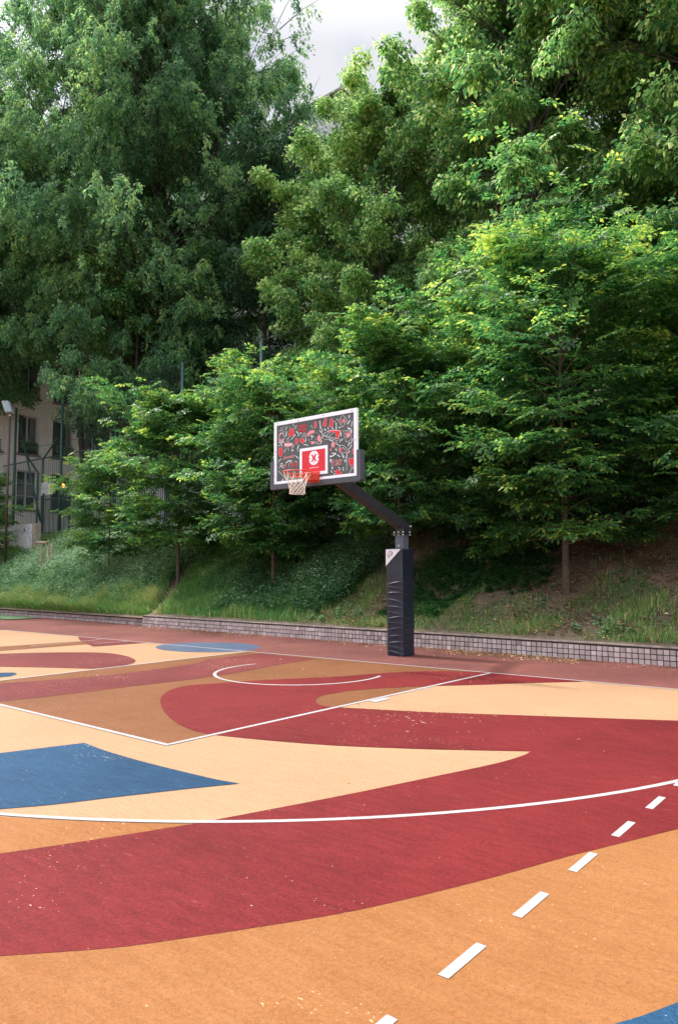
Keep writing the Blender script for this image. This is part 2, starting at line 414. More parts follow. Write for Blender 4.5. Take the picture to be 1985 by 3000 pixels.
# drawings on the backboard, millimetres from its lower left corner
FILLS=[["r",[[376,914],[440,906],[469,810],[434,791],[375,779],[330,803],[350,852]]],["r",[[498,723],[523,738],[549,717],[549,651],[517,631],[491,658]]],["r",[[593,712],[638,720],[694,691],[695,653],[657,630],[600,669]]],["p",[[756,775],[812,819],[910,821],[923,783],[825,767],[763,729]]],["r",[[110,616],[190,608],[199,506],[175,460],[141,463],[109,515]]],["r",[[109,768],[231,749],[198,719],[158,719],[119,738]]],["r",[[113,815],[140,873],[180,868],[133,812]]],["r",[[921,955],[963,949],[964,895],[940,844],[922,846]]],["p",[[832,642],[931,636],[913,601],[864,593]]],["r",[[1135,984],[1182,983],[1172,904],[1173,855],[1107,864],[1106,904],[1130,914]]],["r",[[1259,959],[1312,948],[1309,838],[1268,825],[1232,843],[1255,894]]],["r",[[1463,902],[1491,928],[1505,857],[1482,855]]],["p",[[1521,885],[1536,931],[1561,880],[1539,848]]],["r",[[1199,754],[1246,779],[1386,764],[1474,738],[1420,616],[1355,637],[1383,669],[1365,716],[1299,746]]],["r",[[1574,677],[1624,711],[1665,666],[1649,633],[1616,606],[1592,627]]],["p",[[977,685],[1013,736],[1057,676],[1063,625],[1021,616],[990,643]]],["p",[[1275,556],[1304,575],[1357,560],[1335,495],[1288,500]]],["r",[[1447,471],[1488,467],[1493,408],[1467,406],[1446,422]]],["r",[[1589,384],[1646,405],[1658,390],[1602,360]]],["r",[[1699,368],[1735,449],[1739,373],[1717,339]]],["r",[[1629,231],[1656,283],[1713,286],[1755,246],[1751,197],[1712,169],[1660,174]]],["r",[[1309,137],[1369,104],[1393,130],[1446,125],[1453,87],[1507,55],[1502,37],[1395,51],[1370,86]]],["r",[[1241,457],[1270,486],[1283,439]]],["r",[[220,281],[267,330],[280,304],[226,260]]],["p",[[237,686],[433,660],[426,623],[348,612],[243,629]]]]
STROKES=[[4,[[113,796],[120,842],[167,860],[213,850],[245,799],[238,753],[178,722],[119,747],[113,796]]],[3,[[206,856],[194,965]]],[3,[[121,890],[181,957]]],[3,[[213,850],[305,960]]],[3,[[246,893],[305,942]]],[3,[[147,896],[201,927]]],[5,[[454,988],[441,962],[466,935]]],[6,[[517,947],[492,895]]],[9,[[292,869],[278,800]]],[9,[[523,850],[523,827],[568,821],[568,770]]],[12,[[615,811],[622,805]]],[8,[[407,733],[446,761],[491,798]]],[5,[[343,769],[304,745]]],[3,[[638,734],[663,791],[700,805],[731,778],[726,696]]],[3,[[669,731],[688,784],[706,781],[700,727]]],[8,[[732,705],[720,651]]],[6,[[868,748],[856,676]]],[6,[[825,735],[899,713]]],[10,[[960,756],[948,707]]],[10,[[941,667],[947,664]]],[7,[[791,675],[798,669]]],[7,[[688,603],[726,608],[770,585]]],[9,[[568,612],[542,549]]],[5,[[542,549],[549,510]]],[6,[[459,628],[420,576]]],[14,[[423,542],[433,539]]],[9,[[118,719],[151,687],[224,712]]],[7,[[151,687],[190,639]]],[10,[[114,657],[121,654]]],[3,[[303,736],[316,682]]],[3,[[362,743],[342,684]]],[4,[[263,607],[282,562]]],[4,[[322,601],[341,551]]],[6,[[243,566],[249,527]]],[7,[[854,900],[851,891]]],[6,[[879,870],[876,861]]],[5,[[240,969],[240,959]]],[6,[[370,943],[367,934]]],[3,[[1423,907],[1523,985],[1606,887],[1507,791],[1423,907]]],[3,[[1086,722],[1246,779],[1474,738],[1409,586],[1086,713]]],[3,[[1170,703],[1258,742]]],[3,[[1236,682],[1317,726]]],[3,[[1086,722],[1402,618]]],[3,[[1514,742],[1556,693],[1540,655],[1577,589],[1572,558],[1612,549],[1680,577],[1689,633],[1669,701],[1617,738],[1589,715],[1554,741]]],[10,[[1034,949],[1041,903],[1054,830]]],[8,[[1209,828],[1215,805]]],[8,[[1292,809],[1316,797]]],[7,[[1399,936],[1400,923]]],[7,[[1348,908],[1349,899]]],[9,[[1378,873],[1385,833],[1380,780]]],[11,[[1446,799],[1452,791]]],[9,[[1657,876],[1614,830]]],[6,[[1708,852],[1689,781]]],[6,[[1631,957],[1655,920]]],[6,[[1659,958],[1633,923]]],[6,[[1150,813],[1151,782]]],[6,[[1132,802],[1168,793]]],[9,[[1042,795],[1055,771]]],[6,[[1090,812],[1079,746]]],[9,[[964,764],[947,707]]],[8,[[1481,711],[1477,658]]],[11,[[1622,764],[1685,734],[1687,690]]],[6,[[1451,559],[1467,606],[1491,581],[1518,613]]],[7,[[1231,629],[1321,587]]],[8,[[938,667],[944,664]]],[7,[[1003,591],[1005,582]]],[9,[[1087,686],[1093,667]]],[6,[[966,627],[954,592]]],[6,[[1082,623],[1046,586]]],[3,[[1136,640],[1207,636]]],[7,[[1380,571],[1393,529]]],[6,[[1719,585],[1671,507]]],[9,[[1647,532],[1626,490]]],[8,[[1689,483],[1651,438]]],[3,[[1435,486],[1487,512],[1540,492],[1652,400],[1608,360],[1543,389],[1485,381],[1444,408],[1435,486]]],[3,[[1511,473],[1595,397]]],[5,[[1411,525],[1464,505]]],[5,[[1374,479],[1390,432]]],[6,[[1360,454],[1396,436]]],[15,[[1256,355],[1303,355],[1362,390]]],[7,[[1290,397],[1326,407]]],[7,[[1404,363],[1452,331]]],[7,[[1503,371],[1516,315]]],[7,[[1527,341],[1540,303]]],[9,[[1597,343],[1581,281],[1566,233]]],[6,[[1535,268],[1571,251]]],[13,[[1263,304],[1262,271]]],[4,[[1690,157],[1686,108],[1642,43]]],[4,[[1757,187],[1719,132],[1680,99]]],[3,[[1639,294],[1595,235],[1598,152],[1576,109]]],[5,[[1415,165],[1457,147],[1464,119]]],[12,[[1296,176],[1295,157]]],[9,[[1341,70],[1342,60]]],[6,[[1516,155],[1523,100]]],[6,[[1267,127],[1298,92]]],[11,[[287,347],[333,372],[399,370]]],[7,[[504,441],[562,397]]],[5,[[106,369],[114,413],[141,395],[168,432]]],[9,[[146,336],[174,348],[207,331],[207,306],[166,300],[146,322],[146,336]]],[3,[[105,271],[146,302],[226,260]]],[4,[[104,227],[205,139],[304,32]]],[10,[[204,70],[205,50]]],[8,[[404,83],[437,80]]],[3,[[353,273],[353,321],[386,347],[425,339]]],[3,[[477,353],[536,338]]]]

# ------------------------------------------------------------------ ground, slope and court
def sheet(name, polys, z, m, kind='structure'):
    mb = MB()
    for p in polys: mb.poly([(x, y, z) for x, y in p])
    o = mb.build(name, m)
    for p in o.data.polygons:
        if p.normal.z < 0: p.flip()
    return tag(o, kind=kind)

gm = MB(); gm.poly([(-600, -600, -0.02), (600, -600, -0.02), (600, 600, -0.02), (-600, 600, -0.02)])
tag(gm.build('ground', SOIL), kind='structure')

def corner_round(P, it=4):
    """Catmull-Rom through the points, keeping corners sharper than 40 degrees"""
    P = np.array(P); n = len(P); sharp = []
    for i in range(n):
        a = P[i] - P[i - 1]; c = P[(i + 1) % n] - P[i]
        ang = abs(math.atan2(a[0] * c[1] - a[1] * c[0], a[0] * c[0] + a[1] * c[1]))
        sharp.append(ang > R(40))
    out = []
    for i in range(n):
        p1, p2 = P[i], P[(i + 1) % n]
        p0 = P[i - 1] if not sharp[i] else p1
        p3 = P[(i + 2) % n] if not sharp[(i + 1) % n] else p2
        L = np.linalg.norm(p2 - p1)
        m1 = (p2 - p0); m2 = (p3 - p1)
        l0 = np.linalg.norm(p1 - p0); l2 = np.linalg.norm(p3 - p2)
        m1 = m1 / max(l0 + L, 1e-6) * L; m2 = m2 / max(l2 + L, 1e-6) * L
        for k in range(it):
            t = k / it; t2 = t * t; t3 = t2 * t
            out.append((2 * t3 - 3 * t2 + 1) * p1 + (t3 - 2 * t2 + t) * m1 + (-2 * t3 + 3 * t2) * p2 + (t3 - t2) * m2)
    return [tuple(p) for p in out]

sheet('court', [[(-30, -30), (30, -30), (30, 2.5), (-30, 2.5)]], 0.0, CREAM)
KEY = [(-2.45, -.29), (2.45, -.06), (2.45, -5.8), (-2.45, -5.8)]
sheet('court_ochre_key', [KEY], 0.0012, OCHRE)
sheet('court_ochre_shapes', [corner_round(SHAPES['orange_strip'])], 0.0024, OCHRE)
sheet('court_orange_shapes', [corner_round(SHAPES['orange_near']), corner_round(SHAPES['orange_left'])], 0.0024, ORANGE)
sheet('court_red_shapes', [corner_round(SHAPES['red_main'])], 0.0036, RED)
sheet('court_worn_red_shapes', [corner_round(SHAPES['red_band']), corner_round(SHAPES['red_left']), corner_round(SHAPES['red_small'])], 0.0036, RED2)
sheet('court_blue_shapes', [corner_round(SHAPES['blue_fin']), corner_round(SHAPES['blue_corner']), corner_round(SHAPES['blue_dot'])], 0.0036, BLUE)
def base_y(x): return -0.175 + 0.047 * x if x > -11.2 else -0.70
sheet('run_off', [[(-30, -0.9), (-14, -0.75), (-11.3, base_y(-11.1)), (12, base_y(12)), (30, .9), (30, 2.6), (-30, 2.6)]], 0.0042, SURR)
sheet('court_faded_blue_oval', [SHAPES['blue_oval']], 0.0046, GREYBLUE)
sheet('turf_strip', [[(-40, 1.0), (-14.9, 1.25), (-14.75, 2.2), (-40, 2.2)]], 0.03, TURF)

lines = []
def strip(pts, w):
    pts = [np.array(p, float) for p in pts]
    for a, c in zip(pts[:-1], pts[1:]):
        d = (c - a) / np.linalg.norm(c - a); q = np.array([-d[1], d[0]]) * w / 2
        lines.append([tuple(a - q), tuple(c - q), tuple(c + q), tuple(a + q)])
def arc(cx, cy, r, a0, a1, w, n=64):
    for i in range(n):
        t0 = a0 + (a1 - a0) * i / n; t1 = a0 + (a1 - a0) * (i + 1) / n
        lines.append([(cx + math.cos(t) * rr, cy + math.sin(t) * rr) for t, rr in ((t0, r - w / 2), (t1, r - w / 2), (t1, r + w / 2), (t0, r + w / 2))])
strip([(-11.2, base_y(-11)), (12, base_y(12))], 0.042)
L1, L2 = len(lines), 0
strip([(-2.45, base_y(-2.45) - .03), (-2.45, -5.78)], 0.05)
strip([(2.45, base_y(2.45) - .03), (2.45, -5.78)], 0.05)
strip([(-2.475, -5.80), (2.475, -5.80)], 0.05)
arc(0.2776, -1.999, 6.278, R(-150), R(-15), 0.046, 90)
arc(0.213, -1.734, 1.239, R(168), R(380), 0.05, 48)
strip([(-6.626, -2.322), (-6.82, -0.62)], 0.04)
strip([(-6.093, -1.235), (-5.94, -0.50)], 0.04)
for y0 in [-9.27, -8.65, -8.03, -7.41, -6.80, -6.18, -5.56, -4.94, -4.32, -3.70, -3.08]:
    xx = 6.22 + (-(y0 + 6.2)) * 0.016
    lines.append([(xx - .019, y0), (xx + .019 + .008, y0), (xx + .019, y0 + .30), (xx - .019 - .008, y0 + .30)])
lines.append([(2.49, -3.02), (2.60, -3.02), (2.60, -2.72), (2.49, -2.72)])
lines.append([(2.49, -1.92), (2.57, -1.92), (2.57, -1.86), (2.49, -1.86)])
sheet('court_lines', lines, 0.0052, LINE)

# worn spots where the red coat has flaked down to the pale layer
rc_ = random.Random(12); chips = []
for cx, cy, sx_, sy_, n_ in ((3.35, -3.0, .30, .22, 110), (3.3, -3.6, .35, .25, 70), (3.7, -2.8, .3, .2, 30), (-1.6, -3.8, .5, .16, 70), (2.3, -.75, .5, .22, 60), (4.2, -7.1, .6, .2, 16), (5.4, -7.3, .35, .10, 24)):
    for _ in range(n_):
        x, y = rc_.gauss(cx, sx_), rc_.gauss(cy, sy_); r_ = rc_.uniform(.003, .010) * (1.8 if rc_.random() < .1 else 1) * (.38 if cy < -7 else 1)
        a0 = rc_.uniform(0, 6.28); k_ = rc_.choice((4, 5, 6))
        chips.append([(x + r_ * rc_.uniform(.6, 1.5) * math.cos(a0 + 6.283 * i / k_) * 1.5, y + r_ * rc_.uniform(.6, 1.3) * math.sin(a0 + 6.283 * i / k_)) for i in range(k_)])
sheet('court_flaked_spots', chips, 0.0060, simple('flaked_paint', (0.44, 0.24, 0.15), 0.8, var=.3, scale=8))

# slope behind the retaining wall: one sheet of terrain
xs = np.concatenate([np.arange(-60, -26, 2.0), np.arange(-26, 9, 0.16), np.arange(9, 60, 2.0)])
ys = np.concatenate([np.arange(2.34, 9, 0.14), np.arange(9, 60, 3.0)])
X, Y = np.meshgrid(xs, ys)
Z = ground_z(X, Y)
rough_ = (vnoise(X, Y, 5.0, 3) - 0.5) * 0.05 * np.clip((Y - 2.6) / .5, 0, 1)
Z = Z + rough_
nv = X.shape
idx = np.arange(X.size).reshape(nv)
q = np.stack([idx[:-1, :-1], idx[:-1, 1:], idx[1:, 1:], idx[1:, :-1]], -1).reshape(-1, 4)
me = np_mesh('slope', np.stack([X, Y, Z], -1).reshape(-1, 3), q, smooth=True)
tag(link_mesh('slope', me, SOIL), kind='structure')

# ------------------------------------------------------------------ tiled retaining wall
TILE, n, b, out = new_mat('wall_tile')
at = n.nodes.new('ShaderNodeAttribute'); at.attribute_name = 'v'
tcn = n.nodes.new('ShaderNodeTexCoord'); no = N(n, 'ShaderNodeTexNoise', Scale=40.0, Detail=5.0)
n.links.new(tcn.outputs['Object'], no.inputs['Vector'])
r1 = ramp(n, [(0.0, (0.34, 0.26, 0.25)), (0.5, (0.52, 0.42, 0.41)), (1.0, (0.70, 0.62, 0.61))])
n.links.new(at.outputs['Fac'], r1.inputs[0])
r2 = ramp(n, [(0.3, 0.62), (0.7, 1.0)])
st_ = N(n, 'ShaderNodeTexNoise', Scale=1.7, Detail=8.0, Roughness=0.75); n.links.new(tcn.outputs['Object'], st_.inputs['Vector'])
av_ = N(n, 'ShaderNodeMixRGB'); av_.inputs[0].default_value = 0.6
n.links.new(no.outputs['Fac'], av_.inputs['Color1']); n.links.new(st_.outputs['Fac'], av_.inputs['Color2']); n.links.new(av_.outputs[0], r2.inputs[0])
mu = N(n, 'ShaderNodeMixRGB', blend_type='MULTIPLY'); mu.inputs[0].default_value = 1.0
n.links.new(r1.outputs[0], mu.inputs['Color1']); n.links.new(r2.outputs[0], mu.inputs['Color2'])
n.links.new(mu.outputs[0], b.inputs['Base Color']); b.inputs['Roughness'].default_value = 0.75
MORTAR = simple('mortar', (0.045, 0.035, 0.033), 0.95, var=0.4, scale=30)
CAP = simple('cap_stone', (0.30, 0.25, 0.22), 0.9, var=0.35, scale=8, bump=0.5)
rnd = random.Random(3)
def tile_wall(x0, x1, y, h, rows, label):
    root = empty('retaining_wall', ((x0 + x1) / 2, y, 0), label, 'wall')
    mb = MB(); mb.box(x0, x1, y, y + 0.15, -0.01, h); mb.build('mortar_bed', MORTAR, root)
    t = MB(); p = 0.0955; nx = int((x1 - x0) / p)
    for i in range(nx):
        for j in range(rows):
            t.av = min(1, max(0, rnd.gauss(0.5, 0.2)))
            a = x0 + i * p + 0.006 + rnd.uniform(0, .003); z = 0.006 + j * (h - .02) / rows
            zt = z + (h - .02) / rows - .014 + rnd.uniform(-.003, .002)
            t.box(a, a + p - 0.015, y - 0.010 - rnd.uniform(0, .004), y + .004, z, zt)
    t.build('tiles', TILE, root, attr=True)
    c = MB()
    x = x0
    while x < x1:
        w = min(rnd.uniform(.5, .9), x1 - x)
        dz = rnd.uniform(-.004, .004)
        c.box(x, x + w - .004, y - 0.012, y + 0.17, h + .001, h + 0.022 + dz); x += w
    c.build('cap', CAP, root, bevel=0.004)
tile_wall(-9.4, 14, 2.30, 0.275, 3, 'low retaining wall of small pinkish stone tiles along the foot of the slope behind the hoop')
tile_wall(-34, -9.42, 2.47, 0.20, 2, 'lower stretch of tiled retaining wall on the left, half hidden by overhanging grass')

# ------------------------------------------------------------------ basketball hoop
hoop = empty('basketball_hoop', (0.13, 0.97, 0), 'street basketball hoop with doodled backboard, red rim, white net and black padded post', 'basketball hoop')
PADV, n, b, out = new_mat('pad_vinyl')
b.inputs['Base Color'].default_value = (0.013, 0.019, 0.036, 1)
b.inputs['Roughness'].default_value = 0.36
tcn = n.nodes.new('ShaderNodeTexCoord'); no = N(n, 'ShaderNodeTexNoise', Scale=9.0, Detail=6.0)
n.links.new(tcn.outputs['Object'], no.inputs['Vector'])
rr_ = ramp(n, [(0.3, 0.24), (0.7, 0.44)]); n.links.new(no.outputs['Fac'], rr_.inputs[0]); n.links.new(rr_.outputs[0], b.inputs['Roughness'])
bp = N(n, 'ShaderNodeBump', Strength=0.25, Distance=0.01); n.links.new(no.outputs['Fac'], bp.inputs['Height']); n.links.new(bp.outputs[0], b.inputs['Normal'])
# padded sleeve, rounded square section with sagging folds
px0, px1, py0, py1, ptop = -0.045, 0.30, 0.78, 1.16, 1.87
folds = [1.27, 1.19, 1.10, 0.965, 0.853, 0.747, 0.667, 0.573, 0.472, 0.348, 0.236, 0.150, 0.065]
zsl = np.linspace(0.0, ptop, 260)
def section(n_edge=14, rc=0.035):
    pts = []; cs = [(px0 + rc, py0 + rc, 180), (px1 - rc, py0 + rc, 270), (px1 - rc, py1 - rc, 0), (px0 + rc, py1 - rc, 90)]
    for k, (cx, cy, a) in enumerate(cs):
        for i in range(5):
            t = R(a + i * 22.5); pts.append((cx + rc * math.cos(t), cy + rc * math.sin(t), math.cos(t), math.sin(t), 0.25))
        nx_, ny_, a2 = cs[(k + 1) % 4]
        ta = R(a + 90); e0 = (cx + rc * math.cos(ta), cy + rc * math.sin(ta)); e1 = (nx_ + rc * math.cos(ta), ny_ + rc * math.sin(ta))
        for i in range(1, n_edge):
            f = i / n_edge
            pts.append((e0[0] + (e1[0] - e0[0]) * f, e0[1] + (e1[1] - e0[1]) * f, math.cos(ta), math.sin(ta), 0.25 + 0.75 * math.sin(math.pi * f) ** 0.6))
    return pts
sec = np.array(section()); K = len(sec)
V = np.zeros((len(zsl), K, 3))
rsf = np.random.RandomState(4)
famp = rsf.uniform(0.6, 1.3, len(folds)); ftilt = rsf.uniform(-0.03, 0.03, len(folds))
for i, z in enumerate(zsl):
    d = np.zeros(K)
    for fz, A, tl in zip(folds, famp, ftilt):
        sx = (sec[:, 0] - 0.13) / 0.17
        line = fz + 0.012 * (1 - sx ** 2) + tl * sx
        h_ = line - z
        d += A * 0.012 * np.where(h_ > 0, np.exp(-np.maximum(h_, 0) / 0.042), np.exp(-(h_ / 0.005) ** 2))
    d = d * sec[:, 4] + 0.004 * np.sin(z * 9 + sec[:, 0] * 8)
    V[i, :, 0] = sec[:, 0] + sec[:, 2] * d; V[i, :, 1] = sec[:, 1] + sec[:, 3] * d; V[i, :, 2] = z
V = V.reshape(-1, 3) - np.array(hoop.location)
id_ = np.arange(len(zsl) * K).reshape(len(zsl), K)
q = np.stack([id_[:-1, :], np.roll(id_[:-1, :], -1, 1), np.roll(id_[1:, :], -1, 1), id_[1:, :]], -1).reshape(-1, 4)
me = np_mesh('post_pad', V, q, smooth=True)
pad = link_mesh('post_pad', me, PADV, hoop)
cp = MB(); cp.box(px0 + .012, px1 - .012, py0 + .012, py1 - .012, ptop - 0.02, ptop + 0.012); cp.build('pad_top', PADV, pad, bevel=0.006)
# white corner triangle with emblem
TRI = simple('white_vinyl', (0.70, 0.70, 0.76), 0.5, var=0.05)
EMO = simple('emblem_orange', (0.48, 0.10, 0.04), 0.6)
EMG = simple('emblem_grey', (0.10, 0.09, 0.13), 0.6)
yf = py0 - 0.0085
tr = MB(); tr.poly([(px0 + .004, yf, 1.868), (px0 + .004, yf, 1.575), (px1 - .02, yf, 1.868)])
corner = tr.build('corner_patch', TRI, pad)
g = MB()
def stroke(mb, pts, w, y):
    for (a, c) in zip(pts[:-1], pts[1:]):
        ax, az = a; cx, cz = c; L = math.hypot(cx - ax, cz - az) or 1e-6
        nx_, nz_ = -(cz - az) / L * w / 2, (cx - ax) / L * w / 2
        ex, ez = (cx - ax) / L * w / 2, (cz - az) / L * w / 2
        mb.poly([(ax - ex + nx_, y, az - ez + nz_), (ax - ex - nx_, y, az - ez - nz_), (cx + ex - nx_, y, cz + ez - nz_), (cx + ex + nx_, y, cz + ez + nz_)])
ecx, ecz = 0.062, 1.80
stroke(g, [(ecx + 0.036 * math.cos(t), ecz + 0.036 * math.sin(t)) for t in np.linspace(R(60), R(200), 9)], .008, yf - .002)
stroke(g, [(-.012, 1.79), (.022, 1.715), (.055, 1.755)], .006, yf - .002)
stroke(g, [(.022, 1.72), (.020, 1.765), (.06, 1.77)], .006, yf - .002)
g.build('grey_mark', EMG, corner)
g = MB()
stroke(g, [(ecx + 0.040 * math.cos(t), ecz + 0.040 * math.sin(t)) for t in np.linspace(R(-70), R(55), 9)], .010, yf - .002)
stroke(g, [(.06, 1.79), (.085, 1.81), (.095, 1.775)], .008, yf - .002)
stroke(g, [(.03, 1.785), (.07, 1.765), (.09, 1.755)], .007, yf - .002)
g.build('orange_mark', EMO, corner)
# steel post, flange bolts, arm
mb = MB(); mb.box(0.125, 0.295, 0.83, 1.00, 0.0, 2.13); mb.build('post', POLEGREY, hoop, bevel=0.008)
mb = MB(); mb.box(0.098, 0.322, 0.80, 1.04, 2.131, 2.145); mb.box(0.098, 0.322, 0.80, 1.04, 2.148, 2.162); mb.build('flange', BLACKSTEEL, hoop)
def bolt(a, c, r_):
    q_ = MB(); q_.tube([a, c], r_, 6); q_.build('bolt', ZINC, hoop)
for bx in (0.115, 0.21, 0.305):
    for by in (0.815, 1.02):
        bolt((bx, by, 2.115), (bx, by, 2.18), 0.012)
bolt((0.21, 0.815, 1.93), (0.21, 0.835, 1.93), 0.016)
bolt((0.290, 1.06, 2.27), (0.315, 1.06, 2.27), 0.018)
mb = MB()
mb.bar((0.21, 1.10, 2.215), (-0.02, -0.72, 3.06), 0.16, 0.17)
mb.bar((0.21, 0.93, 2.16), (0.21, 0.93, 2.27), 0.16, 0.16)
mb.build('arm', BLACKSTEEL, hoop, bevel=0.006)
mb = MB()
mb.box(-0.33, 0.03, -0.93, -0.90, 2.98, 3.36); mb.bar((-0.15, -0.70, 3.02), (-0.15, -0.92, 3.16), .14, .16)
for sx in (-1, 1):
    mb.bar((-0.146 + sx * .1, -0.78, 3.1), (-0.146 + sx * .62, -0.94, 3.72), .045)
mb.box(-0.97, 0.68, -0.96, -0.93, 3.70, 3.74); mb.box(-0.97, 0.68, -0.96, -0.93, 3.06, 3.10)
mb.build('board_bracket', BLACKSTEEL, hoop)

# backboard
BX0, BZ0, BW, BH, BY = -1.046, 2.95, 1.80, 1.06, -1.02
BOARD, n, b, out = new_mat('board_face')
tcn = n.nodes.new('ShaderNodeTexCoord'); no = N(n, 'ShaderNodeTexNoise', Scale=3.0, Detail=8.0, Roughness=0.7)
n.links.new(tcn.outputs['Object'], no.inputs['Vector'])
r1 = ramp(n, [(0.3, (0.060, 0.070, 0.066)), (0.7, (0.105, 0.112, 0.112))]); n.links.new(no.outputs['Fac'], r1.inputs[0]); n.links.new(r1.outputs[0], b.inputs['Base Color'])
b.inputs['Roughness'].default_value = 0.22
WHT = simple('board_white', (0.80, 0.84, 0.92), 0.4, var=0.06)
REDV = simple('board_red', (0.62, 0.018, 0.035), 0.4, var=0.05)
PINK = simple('board_pink', (0.72, 0.26, 0.30), 0.5, var=0.05)
mb = MB(); mb.box(BX0 + .004, BX0 + BW - .004, BY, BY + .03, BZ0 + .004, BZ0 + BH - .004)
board = mb.build('backboard', BOARD, hoop)
def bp_(u, v, y): return (BX0 + u / 1000, y, BZ0 + v / 1000)
def frame(mb, u0, u1, v0, v1, w, wb, y0, y1):
    X0, X1, Z0, Z1 = BX0 + u0 / 1000, BX0 + u1 / 1000, BZ0 + v0 / 1000, BZ0 + v1 / 1000
    mb.box(X0, X0 + w, y0, y1, Z0, Z1); mb.box(X1 - w, X1, y0, y1, Z0, Z1)
    mb.box(X0 + w, X1 - w, y0, y1, Z1 - w, Z1); mb.box(X0 + w, X1 - w, y0, y1, Z0, Z0 + wb)
mb = MB(); frame(mb, 0, 1800, 0, 1060, .062, .045, BY - .006, BY + .036); fr = mb.build('frame', WHT, board, bevel=0.002)
SCR = simple('screw', (0.2, 0.18, 0.2), 0.5)
for u, v in ((90, 1030), (560, 1030), (1120, 1030), (1700, 1030), (30, 560), (1770, 560)):
    sb = MB(); sb.tube([bp_(u, v, BY - .010), bp_(u, v, BY - .004)], .009, 8); sb.build('screw', SCR, fr)
mb = MB(); frame(mb, 593, 1200, 88, 547, .05, .05, BY - .0025, BY - .0005); tg = mb.build('target_square', WHT, board)
mb = MB(); mb.poly([bp_(646, 134, BY - .0012), bp_(1147, 134, BY - .0012), bp_(1147, 494, BY - .0012), bp_(646, 494, BY - .0012)])
mb.build('red_panel', REDV, board)
# round white emblem with a red cross
mb = MB(); lc = (905, 366)
mb.poly([bp_(lc[0] + 110 * math.cos(t), lc[1] + 117 * math.sin(t), BY - .0022) for t in np.linspace(0, 2 * math.pi, 40, endpoint=False)])
em = mb.build('round_emblem', WHT, board)
mb = MB()
yy = BY - .0032
mb.poly([bp_(905 + a, 366 + c, yy) for a, c in ((-58, 58), (-22, 58), (0, 22), (22, 58), (58, 58), (26, 0), (58, -58), (22, -58), (0, -22), (-22, -58), (-58, -58), (-26, 0))])
for s in (-1, 1):
    mb.poly([bp_(905 + s * 112, 366 + 26, yy), bp_(905 + s * 82, 366, yy), bp_(905 + s * 112, 366 - 26, yy)])
    mb.poly([bp_(905 - 3, 366 + s * 62, yy), bp_(905 + 3, 366 + s * 62, yy), bp_(905 + 3, 366 + s * 117, yy), bp_(905 - 3, 366 + s * 117, yy)])
    for t in (-1, 1):
        mb.poly([bp_(905 + s * 58, 366 + t * 52, yy), bp_(905 + s * 58, 366 + t * 57, yy), bp_(905 + s * 98, 366 + t * 52, yy), bp_(905 + s * 98, 366 + t * 47, yy)])
mb.build('red_cross', REDV, em)

def text_into(mb, s, u0, v0, u1, v1, y, shear=0.0, rot=0.0):
    cu = bpy.data.curves.new('t', 'FONT'); cu.body = s; cu.resolution_u = 2; cu.shear = shear; cu.offset = 0.012
    o = bpy.data.objects.new('t', cu); COL.objects.link(o)
    dg = bpy.context.evaluated_depsgraph_get()
    me = bpy.data.meshes.new_from_object(o.evaluated_get(dg))
    P = np.array([v.co[:2] for v in me.vertices])
    mn, mxv = P.min(0), P.max(0)
    P = (P - mn) / (mxv - mn)
    for p in me.polygons:
        pts = []
        for i in p.vertices:
            u = u0 + P[i][0] * (u1 - u0); v = v0 + P[i][1] * (v1 - v0) + rot * P[i][0]
            pts.append(bp_(u, v, y))
        mb.poly(pts)
    bpy.data.objects.remove(o); bpy.data.curves.remove(cu); bpy.data.meshes.remove(me)
rd = MB(); pk = MB(); wh = MB()
for c, pts in FILLS:
    (rd if c == 'r' else pk).poly([bp_(u, v, BY - .0016) for u, v in pts])
    loop = [(BX0 + u / 1000, BZ0 + v / 1000) for u, v in pts + pts[:1]]
    stroke(pk, loop, .008, BY - .0020)
for w, pts in STROKES:
    stroke(wh, [(BX0 + u / 1000, BZ0 + v / 1000) for u, v in pts], w * 0.0016, BY - .0024)
text_into(rd, 'THIRD', 545, 885, 745, 945, BY - .0024, 0.2)
text_into(rd, 'TIMES', 545, 815, 745, 875, BY - .0024, 0.2)
text_into(wh, 'PANIC', 255, 632, 425, 662, BY - .0026)
text_into(pk, 'Sneaky', 205, 390, 500, 455, BY - .0024, 0.4, 25)
text_into(rd, '91', 385, 250, 540, 335, BY - .0024)
text_into(pk, 'NY', 1275, 195, 1345, 300, BY - .0024, 0.3)
text_into(pk, 'EASY', 1360, 195, 1500, 290, BY - .0024, 0.3)
text_into(wh, '23', 1590, 630, 1655, 675, BY - .0026)
text_into(wh, 'HOOPHONE', 812, 198, 1008, 216, BY - .0026)
rd.build('red_doodles', REDV, board); pk.build('pink_doodles', PINK, board); wh.build('white_doodles', WHT, board)
# U shaped bumper pad
PADG = simple('bumper_foam', (0.060, 0.066, 0.085), 0.55, var=0.12, bump=0.15, bscale=15)
mb = MB()
X0, X1 = BX0, BX0 + BW
prof = [(X0 - .075, BZ0 + .385), (X0 - .075, BZ0 - .055), (X0 - .055, BZ0 - .085), (X1 + .045, BZ0 - .085), (X1 + .075, BZ0 - .055), (X1 + .075, BZ0 + .385), (X1 + .060, BZ0 + .40), (X1 + .0, BZ0 + .40), (X1 - .0, BZ0 - .0), (X0 + .0, BZ0 - .0), (X0 - .0, BZ0 + .40), (X0 - .060, BZ0 + .40)]
ya, yb = BY - .018, BY + .085
F_ = [(x, ya, z) for x, z in prof]; B_ = [(x, yb, z) for x, z in prof]
k = len(prof)
mb.poly(F_); mb.poly(B_[::-1])
for i in range(k):
    mb.poly([F_[(i + 1) % k], F_[i], B_[i], B_[(i + 1) % k]])
mb.build('bumper_pad', PADG, hoop)
